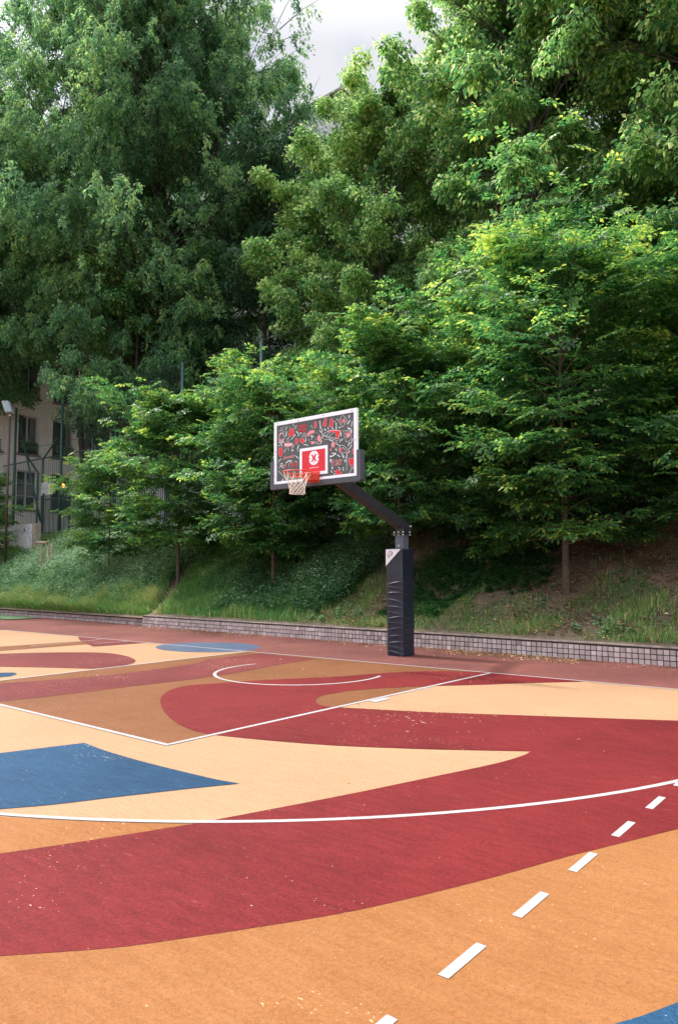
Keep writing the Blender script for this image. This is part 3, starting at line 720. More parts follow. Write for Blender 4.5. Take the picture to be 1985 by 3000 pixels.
# rim
RIM = simple('rim_orange', (0.62, 0.055, 0.025), 0.4, var=0.1)
hc = Vector((-0.125, -1.43, 3.045)); rr = 0.228
mb = MB()
mb.tube([hc + Vector((math.cos(t) * rr, math.sin(t) * rr, 0)) for t in np.linspace(0, 2 * math.pi, 40, endpoint=False)], 0.010, 8, closed=True)
rim = mb.build('rim', RIM, hoop, smooth=True)
mb = MB()
for i in range(24):      # curved gusset plate under the far half of the ring
    t0 = R(20 + 140 * i / 24); t1 = R(20 + 140 * (i + 1) / 24)
    a = hc + Vector((math.cos(t0) * (rr + .002), math.sin(t0) * (rr + .002), -.012)); c = hc + Vector((math.cos(t1) * (rr + .002), math.sin(t1) * (rr + .002), -.012))
    mb.poly([a, c, c + Vector((0, .006, -.05)), a + Vector((0, .006, -.05))])
    mb.poly([a + Vector((0, .004, 0)), a + Vector((0, .01, -.05)), c + Vector((0, .01, -.05)), c + Vector((0, .004, 0))])
mb.build('gusset', RIM, rim)
mb = MB()
mb.box(hc.x - .105, hc.x + .105, BY - .165, BY - .02, 2.935, 3.045); mb.box(hc.x - .115, hc.x + .115, BY - .022, BY - .004, 2.91, 3.09)
mb.build('rim_bracket', RIM, hoop, bevel=0.006)
# net
CORD = simple('net_cord', (0.78, 0.70, 0.60), 0.8, var=0.15, scale=60)
mb = MB(); ns = 12
levels = [(0.0, .222), (-.06, .200), (-.155, .150), (-.195, .135), (-.235, .126), (-.272, .120), (-.308, .118), (-.345, .122)]
lv = [(0.0, .222), (-.150, .152), (-.190, .137), (-.228, .127), (-.264, .121), (-.300, .118), (-.338, .124)]
rn = random.Random(8)
jit = [[(rn.uniform(-.006, .006), rn.uniform(-.006, .006), rn.uniform(-.005, .005)) for _ in range(2 * ns)] for _ in lv]
def npt(l, k):
    z, r0 = lv[l]; t = 2 * math.pi * k / (2 * ns); j = jit[l][k % (2 * ns)]
    if l == 0: j = (0, 0, 0)
    return hc + Vector((math.cos(t) * r0 + j[0], math.sin(t) * r0 + j[1], z - .008 + j[2]))
for k in range(0, 2 * ns, 2):
    for s in (-1, 1):
        kk = k
        for l in range(len(lv) - 1):
            k2 = kk + s if l % 2 == 0 else kk - s
            if s == 1 or True:
                mb.tube([npt(l, kk), npt(l + 1, k2)], 0.0042, 5, caps=False)
            kk = k2
mb.tube([npt(len(lv) - 1, k) + Vector((0, 0, 0)) for k in range(0, 2 * ns, 2)], 0.0035, 5, closed=True)
mb.build('net', CORD, rim)

# ------------------------------------------------------------------ foliage machinery
def nrm(a): return a / np.maximum(np.linalg.norm(a, axis=-1, keepdims=True), 1e-9)

def leaf_arrays(P, D, Nn, ln, wd):
    """rhombic leaves folded along the midrib"""
    D = nrm(D); S = nrm(np.cross(D, Nn)); Nn = np.cross(S, D)
    M = len(P); ln = ln[:, None]; wd = wd[:, None]
    v0 = P; v2 = P + D * ln - Nn * ln * 0.10
    mid = P + D * ln * 0.45
    v1 = mid + S * wd * 0.5 + Nn * wd * 0.16; v3 = mid - S * wd * 0.5 + Nn * wd * 0.16
    V = np.stack([v0, v1, v2, v3], 1).reshape(-1, 3)
    i = np.arange(M)[:, None] * 4
    T = np.concatenate([i + np.array([[0, 1, 2]]), i + np.array([[0, 2, 3]])], 1).reshape(-1, 3)
    return V, T

def place(rs, templ, C, D, U, scale):
    """templ: list of (pos,dir,nrm,len) in a frame x=along, y=side, z=up; placed at C with x->D and z near U"""
    D = nrm(D); S = nrm(np.cross(U, D)); U = np.cross(D, S)
    which = rs.randint(0, len(templ), len(C))
    out = [[], [], [], [], []]
    for k, (tp, td, tn, tl, tv) in enumerate(templ):
        ii = np.where(which == k)[0]
        if not len(ii): continue
        F = np.stack([D[ii], S[ii], U[ii]], 1)           # rows
        sc = scale[ii][:, None, None]
        p = np.einsum('mj,njk->nmk', tp, F) * sc + C[ii][:, None, :]
        d = np.einsum('mj,njk->nmk', td, F); nn = np.einsum('mj,njk->nmk', tn, F)
        out[0].append(p.reshape(-1, 3)); out[1].append(d.reshape(-1, 3)); out[2].append(nn.reshape(-1, 3))
        out[3].append((np.broadcast_to(tl, (len(ii), len(tl)))).reshape(-1))
        out[4].append(np.stack([np.broadcast_to(tv, (len(ii), len(tv))).reshape(-1), np.repeat(ii, len(tl))], 1))
    return [np.concatenate(o) for o in out]

def spray_templates(rs, k=6, n=22, drop=0.12):
    T = []
    for _ in range(k):
        P, D, Nn, L, Vv = [], [], [], [], []
        def twig(o, ang, length, cnt):
            dx, dy = math.cos(ang), math.sin(ang)
            for i in range(cnt):
                t = (i + 0.6) / cnt
                x = o[0] + dx * t * length; y = o[1] + dy * t * length; z = o[2] - drop * t * t * length + rs.uniform(-.015, .015)
                s = 1 if i % 2 else -1
                a = ang + s * rs.uniform(0.5, 1.0) if i < cnt - 1 else ang
                P.append((x, y, z)); D.append((math.cos(a), math.sin(a), rs.uniform(-.55, -.05)))
                Nn.append((rs.normal(0, .28), rs.normal(0, .28), 1)); L.append(rs.uniform(.75, 1.15)); Vv.append(t)
        twig((0, 0, 0), 0.0, 1.0, n // 2)
        for j in range(3):
            t = 0.2 + 0.22 * j; s = 1 if j % 2 else -1
            twig((t, 0, -drop * t * t), s * rs.uniform(.6, .95), 0.5 * (1.1 - 0.2 * j), n // 5)
        T.append((np.array(P), np.array(D), np.array(Nn), np.array(L), np.array(Vv)))
    return T

def tuft_templates(rs, k=6, n=30, low=-0.35):
    T = []
    for _ in range(k):
        d = nrm(rs.normal(size=(n * 3, 3))); d = d[d[:, 2] > low][:n]
        r_ = rs.uniform(.35, 1.0, len(d)) ** .6
        P = d * r_[:, None] * np.array([1, 1, .8])
        D = nrm(d * np.array([1, 1, .3]) + rs.normal(0, .35, d.shape) + np.array([0, 0, -.55]))
        Nn = nrm(d + rs.normal(0, .4, d.shape) + np.array([0, 0, .6]))
        T.append((P, D, Nn, rs.uniform(.7, 1.2, len(d)), r_ * np.clip(.5 + .6 * d[:, 2], 0, 1)))  # upper leaves of each tuft toned lighter, lit tops put into the colour
    return T

def wisp_templates(rs, k=6, n=28):
    """hanging twig; x = outwards, z = up"""
    T = []
    for _ in range(k):
        t = rs.uniform(0, 1, n)
        P = np.stack([.35 * t + rs.normal(0, .09, n), rs.normal(0, .12, n) * (1 - .3 * t), -.95 * t ** 1.3 + rs.normal(0, .04, n)], 1)
        D = nrm(np.stack([rs.normal(.25, .45, n), rs.normal(0, .5, n), rs.uniform(-1.3, -.3, n)], 1))
        Nn = nrm(np.stack([rs.normal(.6, .5, n), rs.normal(0, .5, n), rs.uniform(.1, 1, n)], 1))
        T.append((P, D, Nn, rs.uniform(.7, 1.25, n), 1 - t))
    return T

def limb(mb, pts, r0, r1, n=6):
    k = len(pts); mb.tube(pts, [r0 + (r1 - r0) * (i / (k - 1)) ** .8 for i in range(k)], n, caps=False)

def make_tree(kind, seed, H, Rad, zb, r0, nprim, nsec, ncl, nleaf, leaf_l, leaf_w, csize, lean=(0, 0), stems=1, tipyel=0.0, flat=1.0, vshift=0.0):
    """returns (trunk MB, crown mesh); local coordinates, base at z=0. zb = bottom of the crown"""
    rs = np.random.RandomState(seed)
    tm = MB()
    stem_pts = []
    for s in range(stems):
        a = rs.uniform(0, 6.28) + s * 2 * math.pi / max(stems, 1); sp = 0 if stems == 1 else Rad * rs.uniform(.18, .38)
        pts = []
        for i in range(9):
            t = i / 8
            w = .05 * H * .1 * math.sin(i * 1.3 + seed + s)
            pts.append((lean[0] * t * H + math.cos(a) * sp * max(0, t - .12) * 1.15 + w * t, lean[1] * t * H + math.sin(a) * sp * max(0, t - .12) * 1.15 + w * .6 * t, -.25 + (H * .93 + .25) * t))
        stem_pts.append(np.array(pts))
        limb(tm, pts, r0 * (1 if s == 0 else .75), r0 * .10, 9)
    u = (np.arange(nprim) + rs.uniform(0, 1, nprim)) / nprim
    zst = zb + (H * .97 - zb) * u ** .9
    if kind == 'maple' or kind == 'linden': zst = zst - (.10 * H) * (1 - u * .6)
    az = np.arange(nprim) * 2.39996 + rs.uniform(-.5, .5, nprim)
    si = rs.randint(0, stems, nprim)
    if kind == 'hornbeam':
        prof = np.clip(np.sin(np.pi * np.clip(u * .80 + .17, 0, 1)), .1, 1) ** .75
        pitch = R(14) + R(50) * u ** 1.3 + rs.normal(0, R(11), nprim)
        droop = .24
    elif kind == 'linden':
        prof = np.clip(np.sin(np.pi * np.clip(u * .74 + .22, 0, 1)), .12, 1) ** .6
        pitch = R(18) + R(48) * u ** 1.3
        droop = .10
    elif kind == 'maple':
        prof = np.clip(np.sin(np.pi * np.clip(u * .72 + .24, 0, 1)), .15, 1) ** .55
        pitch = R(22) + R(42) * u ** 1.2
        droop = .22
    else:
        prof = np.clip(np.sin(np.pi * np.clip(u * .6 + .35, 0, 1)), .2, 1) ** .6
        pitch = R(10) + R(60) * u
        droop = .15
    Lp = Rad * prof * np.where(rs.rand(nprim) < .15, rs.uniform(1.05, 1.3, nprim), rs.uniform(.5, 1.0, nprim))
    dh = np.stack([np.cos(az), np.sin(az)], 1)
    C, D, U, Sc, Up, rel = [], [], [], [], [], []
    for i in range(nprim):
        sp = stem_pts[si[i]]
        zz = max(zst[i], .3)
        ox = np.interp(zz, sp[:, 2], sp[:, 0]); oy = np.interp(zz, sp[:, 2], sp[:, 1])
        o = np.array([ox, oy, zz])
        L = Lp[i] / max(math.cos(pitch[i]), .55)
        f = lambda s: o + np.array([dh[i, 0] * math.cos(pitch[i]) * L * s, dh[i, 1] * math.cos(pitch[i]) * L * s, math.sin(pitch[i]) * L * s - droop * L * s * s])
        limb(tm, [f(s) for s in (0, .22, .45, .66, .86)], max(r0 * .30 * (1 - .7 * u[i]), .012), .004, 5)
        for j in range(nsec):
            s = (.10 if kind == 'maple' else .22) + (.90 if kind == 'maple' else .78) * (j + rs.uniform(.1, .9)) / nsec
            b0 = f(s); sd = 1 if j % 2 else -1
            ang = az[i] + sd * rs.uniform(.45, 1.15) * (1.15 - .6 * s)
            l2 = L * (.50 - .30 * s) * rs.uniform(.6, 1.2) + .15
            p2 = pitch[i] * .7 + rs.uniform(-.15, .25)
            d2 = np.array([math.cos(ang) * math.cos(p2), math.sin(ang) * math.cos(p2), math.sin(p2)])
            if kind in ('maple', 'linden') and l2 > .5: limb(tm, [b0, b0 + d2 * l2 * .5 + np.array([0, 0, .02]), b0 + d2 * l2 - np.array([0, 0, droop * .5 * l2])], max(.012, r0 * .07), .004, 3)
            for c in range(ncl):
                t = (c + rs.uniform(.3, 1)) / ncl
                pos = b0 + d2 * l2 * t - np.array([0, 0, droop * .5 * l2 * t * t]) + rs.normal(0, .05 * Rad * .3, 3)
                aa = ang + (1 if c % 2 else -1) * rs.uniform(0.2, .9)
                C.append(pos); D.append((math.cos(aa), math.sin(aa), rs.uniform(-.15, .25)))
                Sc.append(csize * rs.uniform(.7, 1.25) * (1.0 if s < .95 else .8)); rel.append((s * .6 + t * .4, u[i]))
    C = np.array(C); D = np.array(D); Sc = np.array(Sc); rel = np.array(rel)
    fr, cut = {'hornbeam': (1.0, .38), 'linden': (.55, .34), 'maple': (.42, .23), 'shrub': (1.5, .3)}[kind]
    q3 = (vnoise(C[:, 0], C[:, 1], fr, seed) + vnoise(C[:, 1] + 31, C[:, 2], fr * 1.3, seed + 7) + vnoise(C[:, 2] + 57, C[:, 0], fr * 1.3, seed + 13)) / 3
    keep = q3 > cut + rs.normal(0, .02, len(C))
    C, D, Sc, rel, q3 = C[keep], D[keep], Sc[keep], rel[keep], q3[keep]
    if kind in ('linden', 'maple'):
        nl = 230 if kind == 'linden' else 260
        lob = C[rs.choice(len(C), nl, replace=False)]
        dd = ((C[:, None, :] - lob[None]) ** 2).sum(-1)
        w_ = lob[dd.argmin(1)]
        pull = .52 if kind == 'linden' else .25
        C = C + (w_ - C) * pull
    U = np.tile(np.array([0, 0, 1.0]), (len(C), 1)) + rs.normal(0, .34 if kind == 'hornbeam' else .18, C.shape)
    if kind == 'hornbeam': D[:, 2] += rs.normal(-.05, .28, len(C))
    if kind == 'hornbeam': T = spray_templates(rs, 6, nleaf)
    elif kind == 'maple': T = wisp_templates(rs, 6, nleaf)
    else: T = tuft_templates(rs, 6, nleaf)
    P, Dd, Nn, Ll, VI = place(rs, T, C, D, U, Sc)
    ci = VI[:, 1].astype(int)
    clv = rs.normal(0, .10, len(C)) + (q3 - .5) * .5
    v = .34 + .22 * rel[ci, 0] * rel[ci, 1] + .20 * VI[:, 0] * rel[ci, 0] + clv[ci] + rs.normal(0, .17, len(P))  # outer and upper leaves lighter: crown highlights put into the leaf colour
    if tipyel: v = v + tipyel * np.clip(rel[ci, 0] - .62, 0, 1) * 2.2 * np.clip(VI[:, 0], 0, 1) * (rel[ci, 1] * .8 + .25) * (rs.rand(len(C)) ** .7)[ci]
    if kind == 'linden':     # pale flower bracts among the leaves
        br = rs.rand(len(P)) < .15
        v = np.where(br, .95, v)
    v = np.clip(v + vshift, 0, 1)
    ln = leaf_l * Ll; wd = leaf_w * Ll * rs.uniform(.8, 1.15, len(Ll))
    if kind == 'linden': wd = np.where(br, wd * .35, wd); Dd = np.where(br[:, None], Dd + np.array([0, 0, -.8]), Dd)
    V, F = leaf_arrays(P, Dd, Nn, ln, wd)
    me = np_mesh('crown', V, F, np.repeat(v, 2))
    return tm, me

def tree(name, proto, mats, loc, label, cat, group, rot=0.0, scale=(1, 1, 1)):
    root = empty(name, loc, label, cat, group)
    root.rotation_euler = (0, 0, rot); root.scale = scale
    tm, cm = proto
    for nm, me, m in (('trunk', tm, mats[0]), ('crown', cm, mats[1])):
        o = bpy.data.objects.new(nm, me)
        if not me.materials: me.materials.append(m)
        COL.objects.link(o); o.parent = root
    return root

def proto(kind, *a, **k):
    tm, cm = make_tree(kind, *a, **k)
    me = bpy.data.meshes.new('trunk'); me.from_pydata([tuple(p) for p in tm.v], [], tm.f)
    me.polygons.foreach_set('use_smooth', [True] * len(me.polygons)); me.update()
    return me, cm

def gz(x, y): return float(ground_z(x, y))

# hornbeams on the slope
HA = proto('hornbeam', 11, 7.3, 2.75, 1.05, .085, 96, 11, 4, 20, .105, .060, .44, tipyel=.5)
HB = proto('hornbeam', 12, 6.3, 2.5, 1.30, .070, 80, 11, 4, 20, .105, .060, .42, tipyel=.5)
HD = proto('hornbeam', 17, 6.6, 2.6, 1.15, .070, 78, 11, 4, 20, .105, .060, .46, lean=(.012, -.01), tipyel=.6)
HC = proto('hornbeam', 13, 4.1, 1.9, 1.0, .045, 52, 9, 4, 18, .10, .055, .36, tipyel=.6)
HG = 'young hornbeams planted along the slope'
for pr, x, y, rot, sc, lab in [
    (HA, 1.9, 4.0, 0.4, (.98, .98, .90), 'tallest hornbeam, right of the padded hoop post, bare trunk on the leaf-strewn slope'),
    (HB, -2.1, 4.1, 1.3, (.95, .95, .93), 'bright green hornbeam rising directly behind the padded post and backboard arm'),
    (HD, -6.1, 4.0, 2.9, (.90, .90, .84), 'hornbeam with slim trunk below and left of the backboard'),
    (HB, -10.1, 4.0, 4.4, (.92, .92, .86), 'hornbeam with dark trunk at the head of the bare dirt path'),
    (HC, -14.2, 4.3, 0.9, (.85, .85, .95), 'small yellow-tipped hornbeam with thin pale trunk at the left of the slope'),
    (HC, -24.9, 4.4, 2.2, (1.0, 1.0, 1.0), 'hornbeam at the left picture edge, one low branch reaching in'),
    (HA, 6.2, 4.3, 3.3, (.90, .90, .96), 'hornbeam at the right picture edge with yellow-green upper shoots')]:
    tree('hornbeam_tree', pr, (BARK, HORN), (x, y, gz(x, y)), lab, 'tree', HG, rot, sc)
tree('hornbeam_tree', HC, (BARK, HORN), (-6.9, 5.4, gz(-6.9, 5.4)), 'thin hornbeam just behind the slim-trunked one below the backboard', 'tree', HG, 5.0, (1, 1, 1.1))
tree('hornbeam_tree', HB, (BARK, HORN), (-0.2, 6.6, gz(-0.2, 6.6)), 'hornbeam higher on the slope, behind and between the post and the bare trunk', 'tree', HG, 0.2, (1.0, 1.0, .85))
tree('hornbeam_tree', HD, (BARK, HORN), (4.4, 6.5, gz(4.4, 6.5)), 'hornbeam higher on the slope at the far right, in shade', 'tree', HG, 2.2, (1.0, 1.0, .72))

# lindens behind the fence
LA = proto('linden', 21, 19.5, 3.9, 3.0, .22, 84, 10, 5, 32, .165, .13, .50, vshift=.04)
LB = proto('linden', 22, 16.0, 3.5, 2.4, .20, 70, 10, 5, 32, .165, .13, .50)
LG = 'tall lindens behind the fence'
for pr, x, y, rot, sc, lab in [
    (LB, -11.0, 12.8, 0.3, (.95, .95, .93), 'shortest linden, at the left end of the right-hand tree wall, beside the patch of sky'),
    (LA, -8.0, 11.4, 1.9, (.74, .74, .84), 'linden second from the left whose top slopes up to the sky gap'),
    (LA, -4.0, 12.8, 3.2, (.72, .72, 1.06), 'tall linden towering behind the hornbeam at the hoop post'),
    (LA, -1.6, 10.6, 5.1, (.95, .95, 1.08), 'tall linden with pale lit clumps above the bare-trunk hornbeam'),
    (LA, 2.0, 12.8, 0.9, (1, 1, 1.12), 'tall linden at the upper right, its top beyond the picture'),
    (LA, 5.2, 10.4, 2.9, (1, 1, 1.05), 'linden at the right picture edge, behind the yellow-tipped hornbeam'),
    (LA, -1.0, 16.0, 2.4, (1.1, 1.1, 1.15), 'linden of the rear row, seen through gaps above the middle of the slope'),
    (LA, 4.2, 16.0, 4.0, (1.1, 1.1, 1.1), 'linden of the rear row, seen through gaps at the right'),
    (LB, -6.3, 16.0, 5.5, (1.1, 1.1, 1.1), 'linden of the rear row, behind the left end of the tree wall')]:
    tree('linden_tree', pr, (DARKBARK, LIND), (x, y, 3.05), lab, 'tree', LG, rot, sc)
DKLF = leaf_mat('shade_toned_leaf', [(0.0, (0.010, 0.042, 0.024)), (0.5, (0.030, 0.098, 0.042)), (1.0, (0.10, 0.20, 0.075))], 0.34, 0.45)  # lowered leaf tones put the shade of the recess into the colour
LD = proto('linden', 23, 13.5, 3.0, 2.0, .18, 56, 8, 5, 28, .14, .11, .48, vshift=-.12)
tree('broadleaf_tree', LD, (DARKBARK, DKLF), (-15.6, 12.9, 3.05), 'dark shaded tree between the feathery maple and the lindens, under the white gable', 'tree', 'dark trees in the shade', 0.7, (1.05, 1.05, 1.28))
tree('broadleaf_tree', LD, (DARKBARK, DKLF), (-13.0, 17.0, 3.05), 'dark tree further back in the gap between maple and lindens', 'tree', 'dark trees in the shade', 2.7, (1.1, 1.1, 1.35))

# big silver maples, left
MA = proto('maple', 31, 27.0, 7.0, 6.5, .34, 165, 10, 8, 32, .17, .066, .72, stems=4)
MB_ = proto('maple', 32, 25.5, 6.6, 10.0, .26, 140, 10, 8, 32, .17, .066, .72, stems=3)
MG = 'feathery silver maples on the left'
tree('maple_tree', MA, (DARKBARK, MAPL), (-20.8, 11.8, 3.05), 'huge feathery silver maple with several upright stems, left of the sky gap', 'tree', MG, 0.5, (1.06, 1.06, 1.0))
tree('maple_tree', MB_, (DARKBARK, MAPL), (-25.6, 10.2, 3.05), 'silver maple at the left picture edge in front of the cream apartment house', 'tree', MG, 1.4, (1.12, 1.12, 1.12))

tree('maple_tree', MB_, (DARKBARK, MAPL), (-31.0, 6.2, 3.05), 'silver maple cut by the left picture edge, its foliage hanging above the floodlight', 'tree', MG, 4.1, (.85, .85, .9))
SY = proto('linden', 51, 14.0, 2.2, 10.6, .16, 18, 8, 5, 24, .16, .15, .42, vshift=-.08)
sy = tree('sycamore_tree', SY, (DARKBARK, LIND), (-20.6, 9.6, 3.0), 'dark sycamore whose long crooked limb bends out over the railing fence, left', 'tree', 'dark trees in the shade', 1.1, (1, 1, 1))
sy.rotation_euler = (0, 0, 0)
lm = MB()
limb(lm, [(-20.6, 9.6, 7.6), (-21.3, 9.3, 8.3), (-22.0, 9.2, 9.0), (-22.7, 9.1, 9.5), (-23.3, 9.1, 9.35), (-24.1, 9.0, 9.6), (-24.8, 9.0, 10.2), (-25.0, 9.0, 11.2), (-25.6, 8.9, 12.0)], .15, .05, 8)
limb(lm, [(-23.0, 9.1, 9.4), (-23.2, 9.0, 9.9), (-23.8, 8.9, 10.5)], .06, .03, 6)
lo = lm.build('limb', DARKBARK, sy, smooth=True)

# shrubs under the fence
SA = proto('shrub', 41, 2.3, 1.25, .25, .03, 34, 5, 3, 22, .095, .06, .26)
SG = 'dark shrubs under the fence'
places = ['behind the slim hornbeam trunks', 'in the shade right of the dirt path', 'below the backboard', 'left of the padded post', 'just right of the padded post', 'between the post and the bare trunk', 'behind the bare hornbeam trunk', 'right of the bare hornbeam trunk', 'at the right picture edge']
for i, (x, y, s) in enumerate([(-9.6, 7.0, .95), (-8.0, 6.5, .8), (-5.2, 6.8, 1.05), (-3.3, 6.4, 1.0), (-1.4, 5.9, .95), (0.4, 5.4, .72), (2.2, 6.9, 1.0), (4.0, 6.4, .9), (6.3, 6.6, 1.0)]):
    tree('shrub', SA, (DARKBARK, SHRB), (x, y, gz(x, y) - .1), 'dark leafy shrub on the slope, ' + places[i], 'shrub', SG, i * 1.7, (s * 1.2, s * 1.2, s))

# ------------------------------------------------------------------ ground plants
rs = np.random.RandomState(77)
PATH = [(-9.2, 2.4), (-9.7, 3.3), (-10.9, 4.6), (-11.3, 5.6)]
def path_d(x, y):
    d = np.full(len(x), 9.0)
    for (a, b_), (c, e) in zip(PATH[:-1], PATH[1:]):
        vx, vy = c - a, e - b_; t = np.clip(((x - a) * vx + (y - b_) * vy) / (vx * vx + vy * vy), 0, 1)
        d = np.minimum(d, np.hypot(x - a - t * vx, y - b_ - t * vy))
    return d
def bare(x, y):
    """1 where the slope is bare soil"""
    right = np.clip((x + 5.5) / 4.0, 0, 1)
    p = vnoise(x, y, 1.1, 20) * .6 + vnoise(x, y, 3.1, 31) * .4
    b1 = right * np.clip((p - .40) * 7, 0, 1)
    up = np.clip((y - 4.2) / 1.0, 0, 1) * np.clip((x + 11) / 2, 0, 1) * .8
    patch = np.exp(-(((x - 1.2) / 1.1) ** 2 + ((y - 3.5) / .7) ** 2)) * 1.2
    return np.clip(np.maximum(np.maximum(b1, up), np.maximum(patch, 1.5 - path_d(x, y) / .24)), 0, 1)
def blades(n, xr, yr, hmin, hmax, w, vmean, vsd, keep, out=0.0, yel=0.0):
    x = rs.uniform(*xr, n); y = rs.uniform(*yr, n)
    k = rs.rand(n) < keep(x, y); x, y = x[k], y[k]; n = len(x)
    clump = vnoise(x, y, 2.0, 50)
    h = rs.uniform(hmin, hmax, n) * (.55 + .9 * clump)
    z = ground_z(x, y) + .0
    a = rs.uniform(0, 6.283, n); lean = rs.uniform(.15, .75, n) * h
    bx = np.cos(a) * lean; by = np.sin(a) * lean - out * h
    sx, sy = -np.sin(a) * w / 2, np.cos(a) * w / 2
    wv = rs.uniform(.7, 1.3, n)
    sx, sy = sx * wv, sy * wv
    base = np.stack([x, y, z - .02], 1); mid = base + np.stack([bx * .35, by * .35, h * .62], 1); tip = base + np.stack([bx, by, h * (.95 - out * .3)], 1)
    s = np.stack([sx, sy, 0 * sx], 1)
    V = np.stack([base - s, base + s, mid + s * .8, mid - s * .8, tip], 1).reshape(-1, 3)
    i = np.arange(n)[:, None] * 5
    F = np.concatenate([i + np.array([[0, 1, 2]]), i + np.array([[0, 2, 3]]), i + np.array([[3, 2, 4]])], 1).reshape(-1, 3)
    v = np.clip(rs.normal(vmean, vsd, n) + (clump - .5) * .3 + yel * (rs.rand(n) < .3), 0, 1)
    return V, F, np.repeat(v, 3)
def merge(parts):
    V, F, A = [], [], []; o = 0
    for v, f, a in parts:
        V.append(v); F.append(f + o); A.append(a); o += len(v)
    return np.concatenate(V), np.concatenate(F), np.concatenate(A)
lush = lambda x, y: (1 - bare(x, y)) * np.clip((8.2 - y) / 2, 0, 1)
G_ = [blades(9000, (-24, -9.5), (2.50, 2.68), .16, .42, .013, .50, .20, lambda x, y: np.clip((vnoise(x, y, 1.1, 61) - .15) * 2.4, .1, 1), out=.9, yel=.25),
      blades(15000, (-2.5, 8), (2.48, 3.9), .05, .15, .012, .50, .24, lambda x, y: np.clip((vnoise(x, y, .9, 63) - .42) * 5, .04, 1) * np.clip((4.1 - y) / 1.2, 0, 1)),
      blades(110000, (-17, -4), (2.52, 7.0), .08, .28, .015, .40, .26, lush),
      blades(60000, (-26, -17), (2.6, 7.5), .12, .35, .020, .42, .26, lush),
      blades(90000, (-5.5, 8), (2.48, 6.5), .04, .17, .011, .48, .26, lambda x, y: lush(x, y) * np.clip(1.25 - (y - 2.4) / 3.6, .05, 1)),
      blades(22000, (-22, -9.3), (2.60, 3.5), .16, .50, .011, .62, .14, lambda x, y: np.clip((vnoise(x, y, 1.3, 60) - .12) * 2.2, .1, 1) * np.clip((path_d(x, y) - .15) * 4, 0, 1), out=.5, yel=.25),
      blades(5000, (-9.3, 8), (2.46, 2.8), .06, .2, .010, .62, .15, lambda x, y: np.clip((vnoise(x, y, 1.7, 66) - .35) * 3, 0, 1), out=.3, yel=.15),
      blades(2600, (-10.6, -9.3), (2.5, 3.4), .15, .42, .010, .72, .15, lambda x, y: np.clip((path_d(x, y) - .1) * 3, 0, 1) * .8, out=.3, yel=.1)]
V, F, A = merge(G_)
tag(link_mesh('grass', np_mesh('grass', V, F, A), GRAS), 'long green and straw-tipped grass growing over the slope behind the court', 'grass', kind='stuff')

# leafy weeds: stems of small leaves
def weed_templates(k=6, n=20):
    T = []
    for _ in range(k):
        t = np.sort(rs.uniform(.12, 1, n)); a = rs.uniform(0, 6.28, n)
        P = np.stack([np.cos(a) * .07 + t * t * .12, np.sin(a) * .07, t], 1)
        D = nrm(np.stack([np.cos(a), np.sin(a), rs.uniform(-.3, .5, n)], 1)); Nn = nrm(np.stack([rs.normal(0, .3, n), rs.normal(0, .3, n), np.ones(n)], 1))
        T.append((P, D, Nn, rs.uniform(.6, 1.1, n) * (1.15 - .5 * t), t))
    return T
def weeds(n, xr, yr, hs, leaf, wid, keep, v0, vr):
    x = rs.uniform(*xr, n); y = rs.uniform(*yr, n); k = rs.rand(n) < keep(x, y); x, y = x[k], y[k]; n = len(x)
    C = np.stack([x, y, ground_z(x, y) - .02], 1)
    up = np.tile([0, 0, 1.0], (n, 1)) + rs.normal(0, .14, (n, 3)); a = rs.uniform(0, 6.28, n)
    D = np.stack([np.cos(a), np.sin(a), 0 * a], 1)
    h = rs.uniform(*hs, n) * (.6 + .8 * vnoise(x, y, .9, 44))
    P, Dd, Nn, Ll, VI = place(rs, weed_templates(), C, D, up, h)
    V, F = leaf_arrays(P, Dd, Nn, leaf * Ll, wid * Ll)
    vv = np.clip(v0 + vr * VI[:, 0] + rs.normal(0, .26, len(P)) + rs.normal(0, .14, n)[VI[:, 1].astype(int)], 0, 1)
    return V, F, np.repeat(vv, 2)
near_path = lambda x, y: np.clip(path_d(x, y) * 1.6 - .35, 0, 1)
V, F, A = merge([weeds(4200, (-21, -11), (4.0, 7.9), (.45, 1.05), .12, .06, lambda x, y: np.clip((vnoise(x, y, .7, 90) - .2) * 3, 0, 1), .45, .45),
                 weeds(5200, (-24, -10.5), (2.9, 6.5), (.22, .60), .10, .06, lambda x, y: near_path(x, y) * .9, .25, .35),
                 weeds(3400, (-9.0, -3.5), (2.8, 6.4), (.18, .50), .09, .06, lambda x, y: near_path(x, y) * np.clip((vnoise(x, y, 1.1, 91) - .3) * 3, 0, 1), .15, .3),
                 weeds(900, (-5.2, -3.3), (3.2, 5.8), (.3, .75), .09, .06, lambda x, y: .8 + 0 * x, .15, .4),
                 weeds(900, (-4, 7), (2.6, 4.6), (.06, .16), .075, .055, lambda x, y: np.clip((vnoise(x, y, 1.7, 93) - .5) * 5, 0, 1), .35, .4)])
tag(link_mesh('weeds', np_mesh('weeds', V, F, A), WEED), 'nettles and leafy weeds growing among the grass on the slope', 'weeds', kind='stuff')
V, F, A = merge([weeds(1000, (-2.2, 1.3), (3.9, 5.9), (.12, .42), .10, .085, lambda x, y: np.clip(1.35 - np.hypot((x + .5) / 1.7, (y - 4.9) / 1.0), 0, 1) , .2, .45),
                 weeds(350, (-1.9, -.4), (3.0, 4.0), (.08, .22), .11, .09, lambda x, y: np.clip((vnoise(x, y, 1.9, 95) - .35) * 4, 0, 1), .3, .4)])
tag(link_mesh('ivy', np_mesh('ivy', V, F, A), SHRB), 'patch of dark ivy on the slope between the padded post and the bare trunk', 'ivy', kind='stuff')

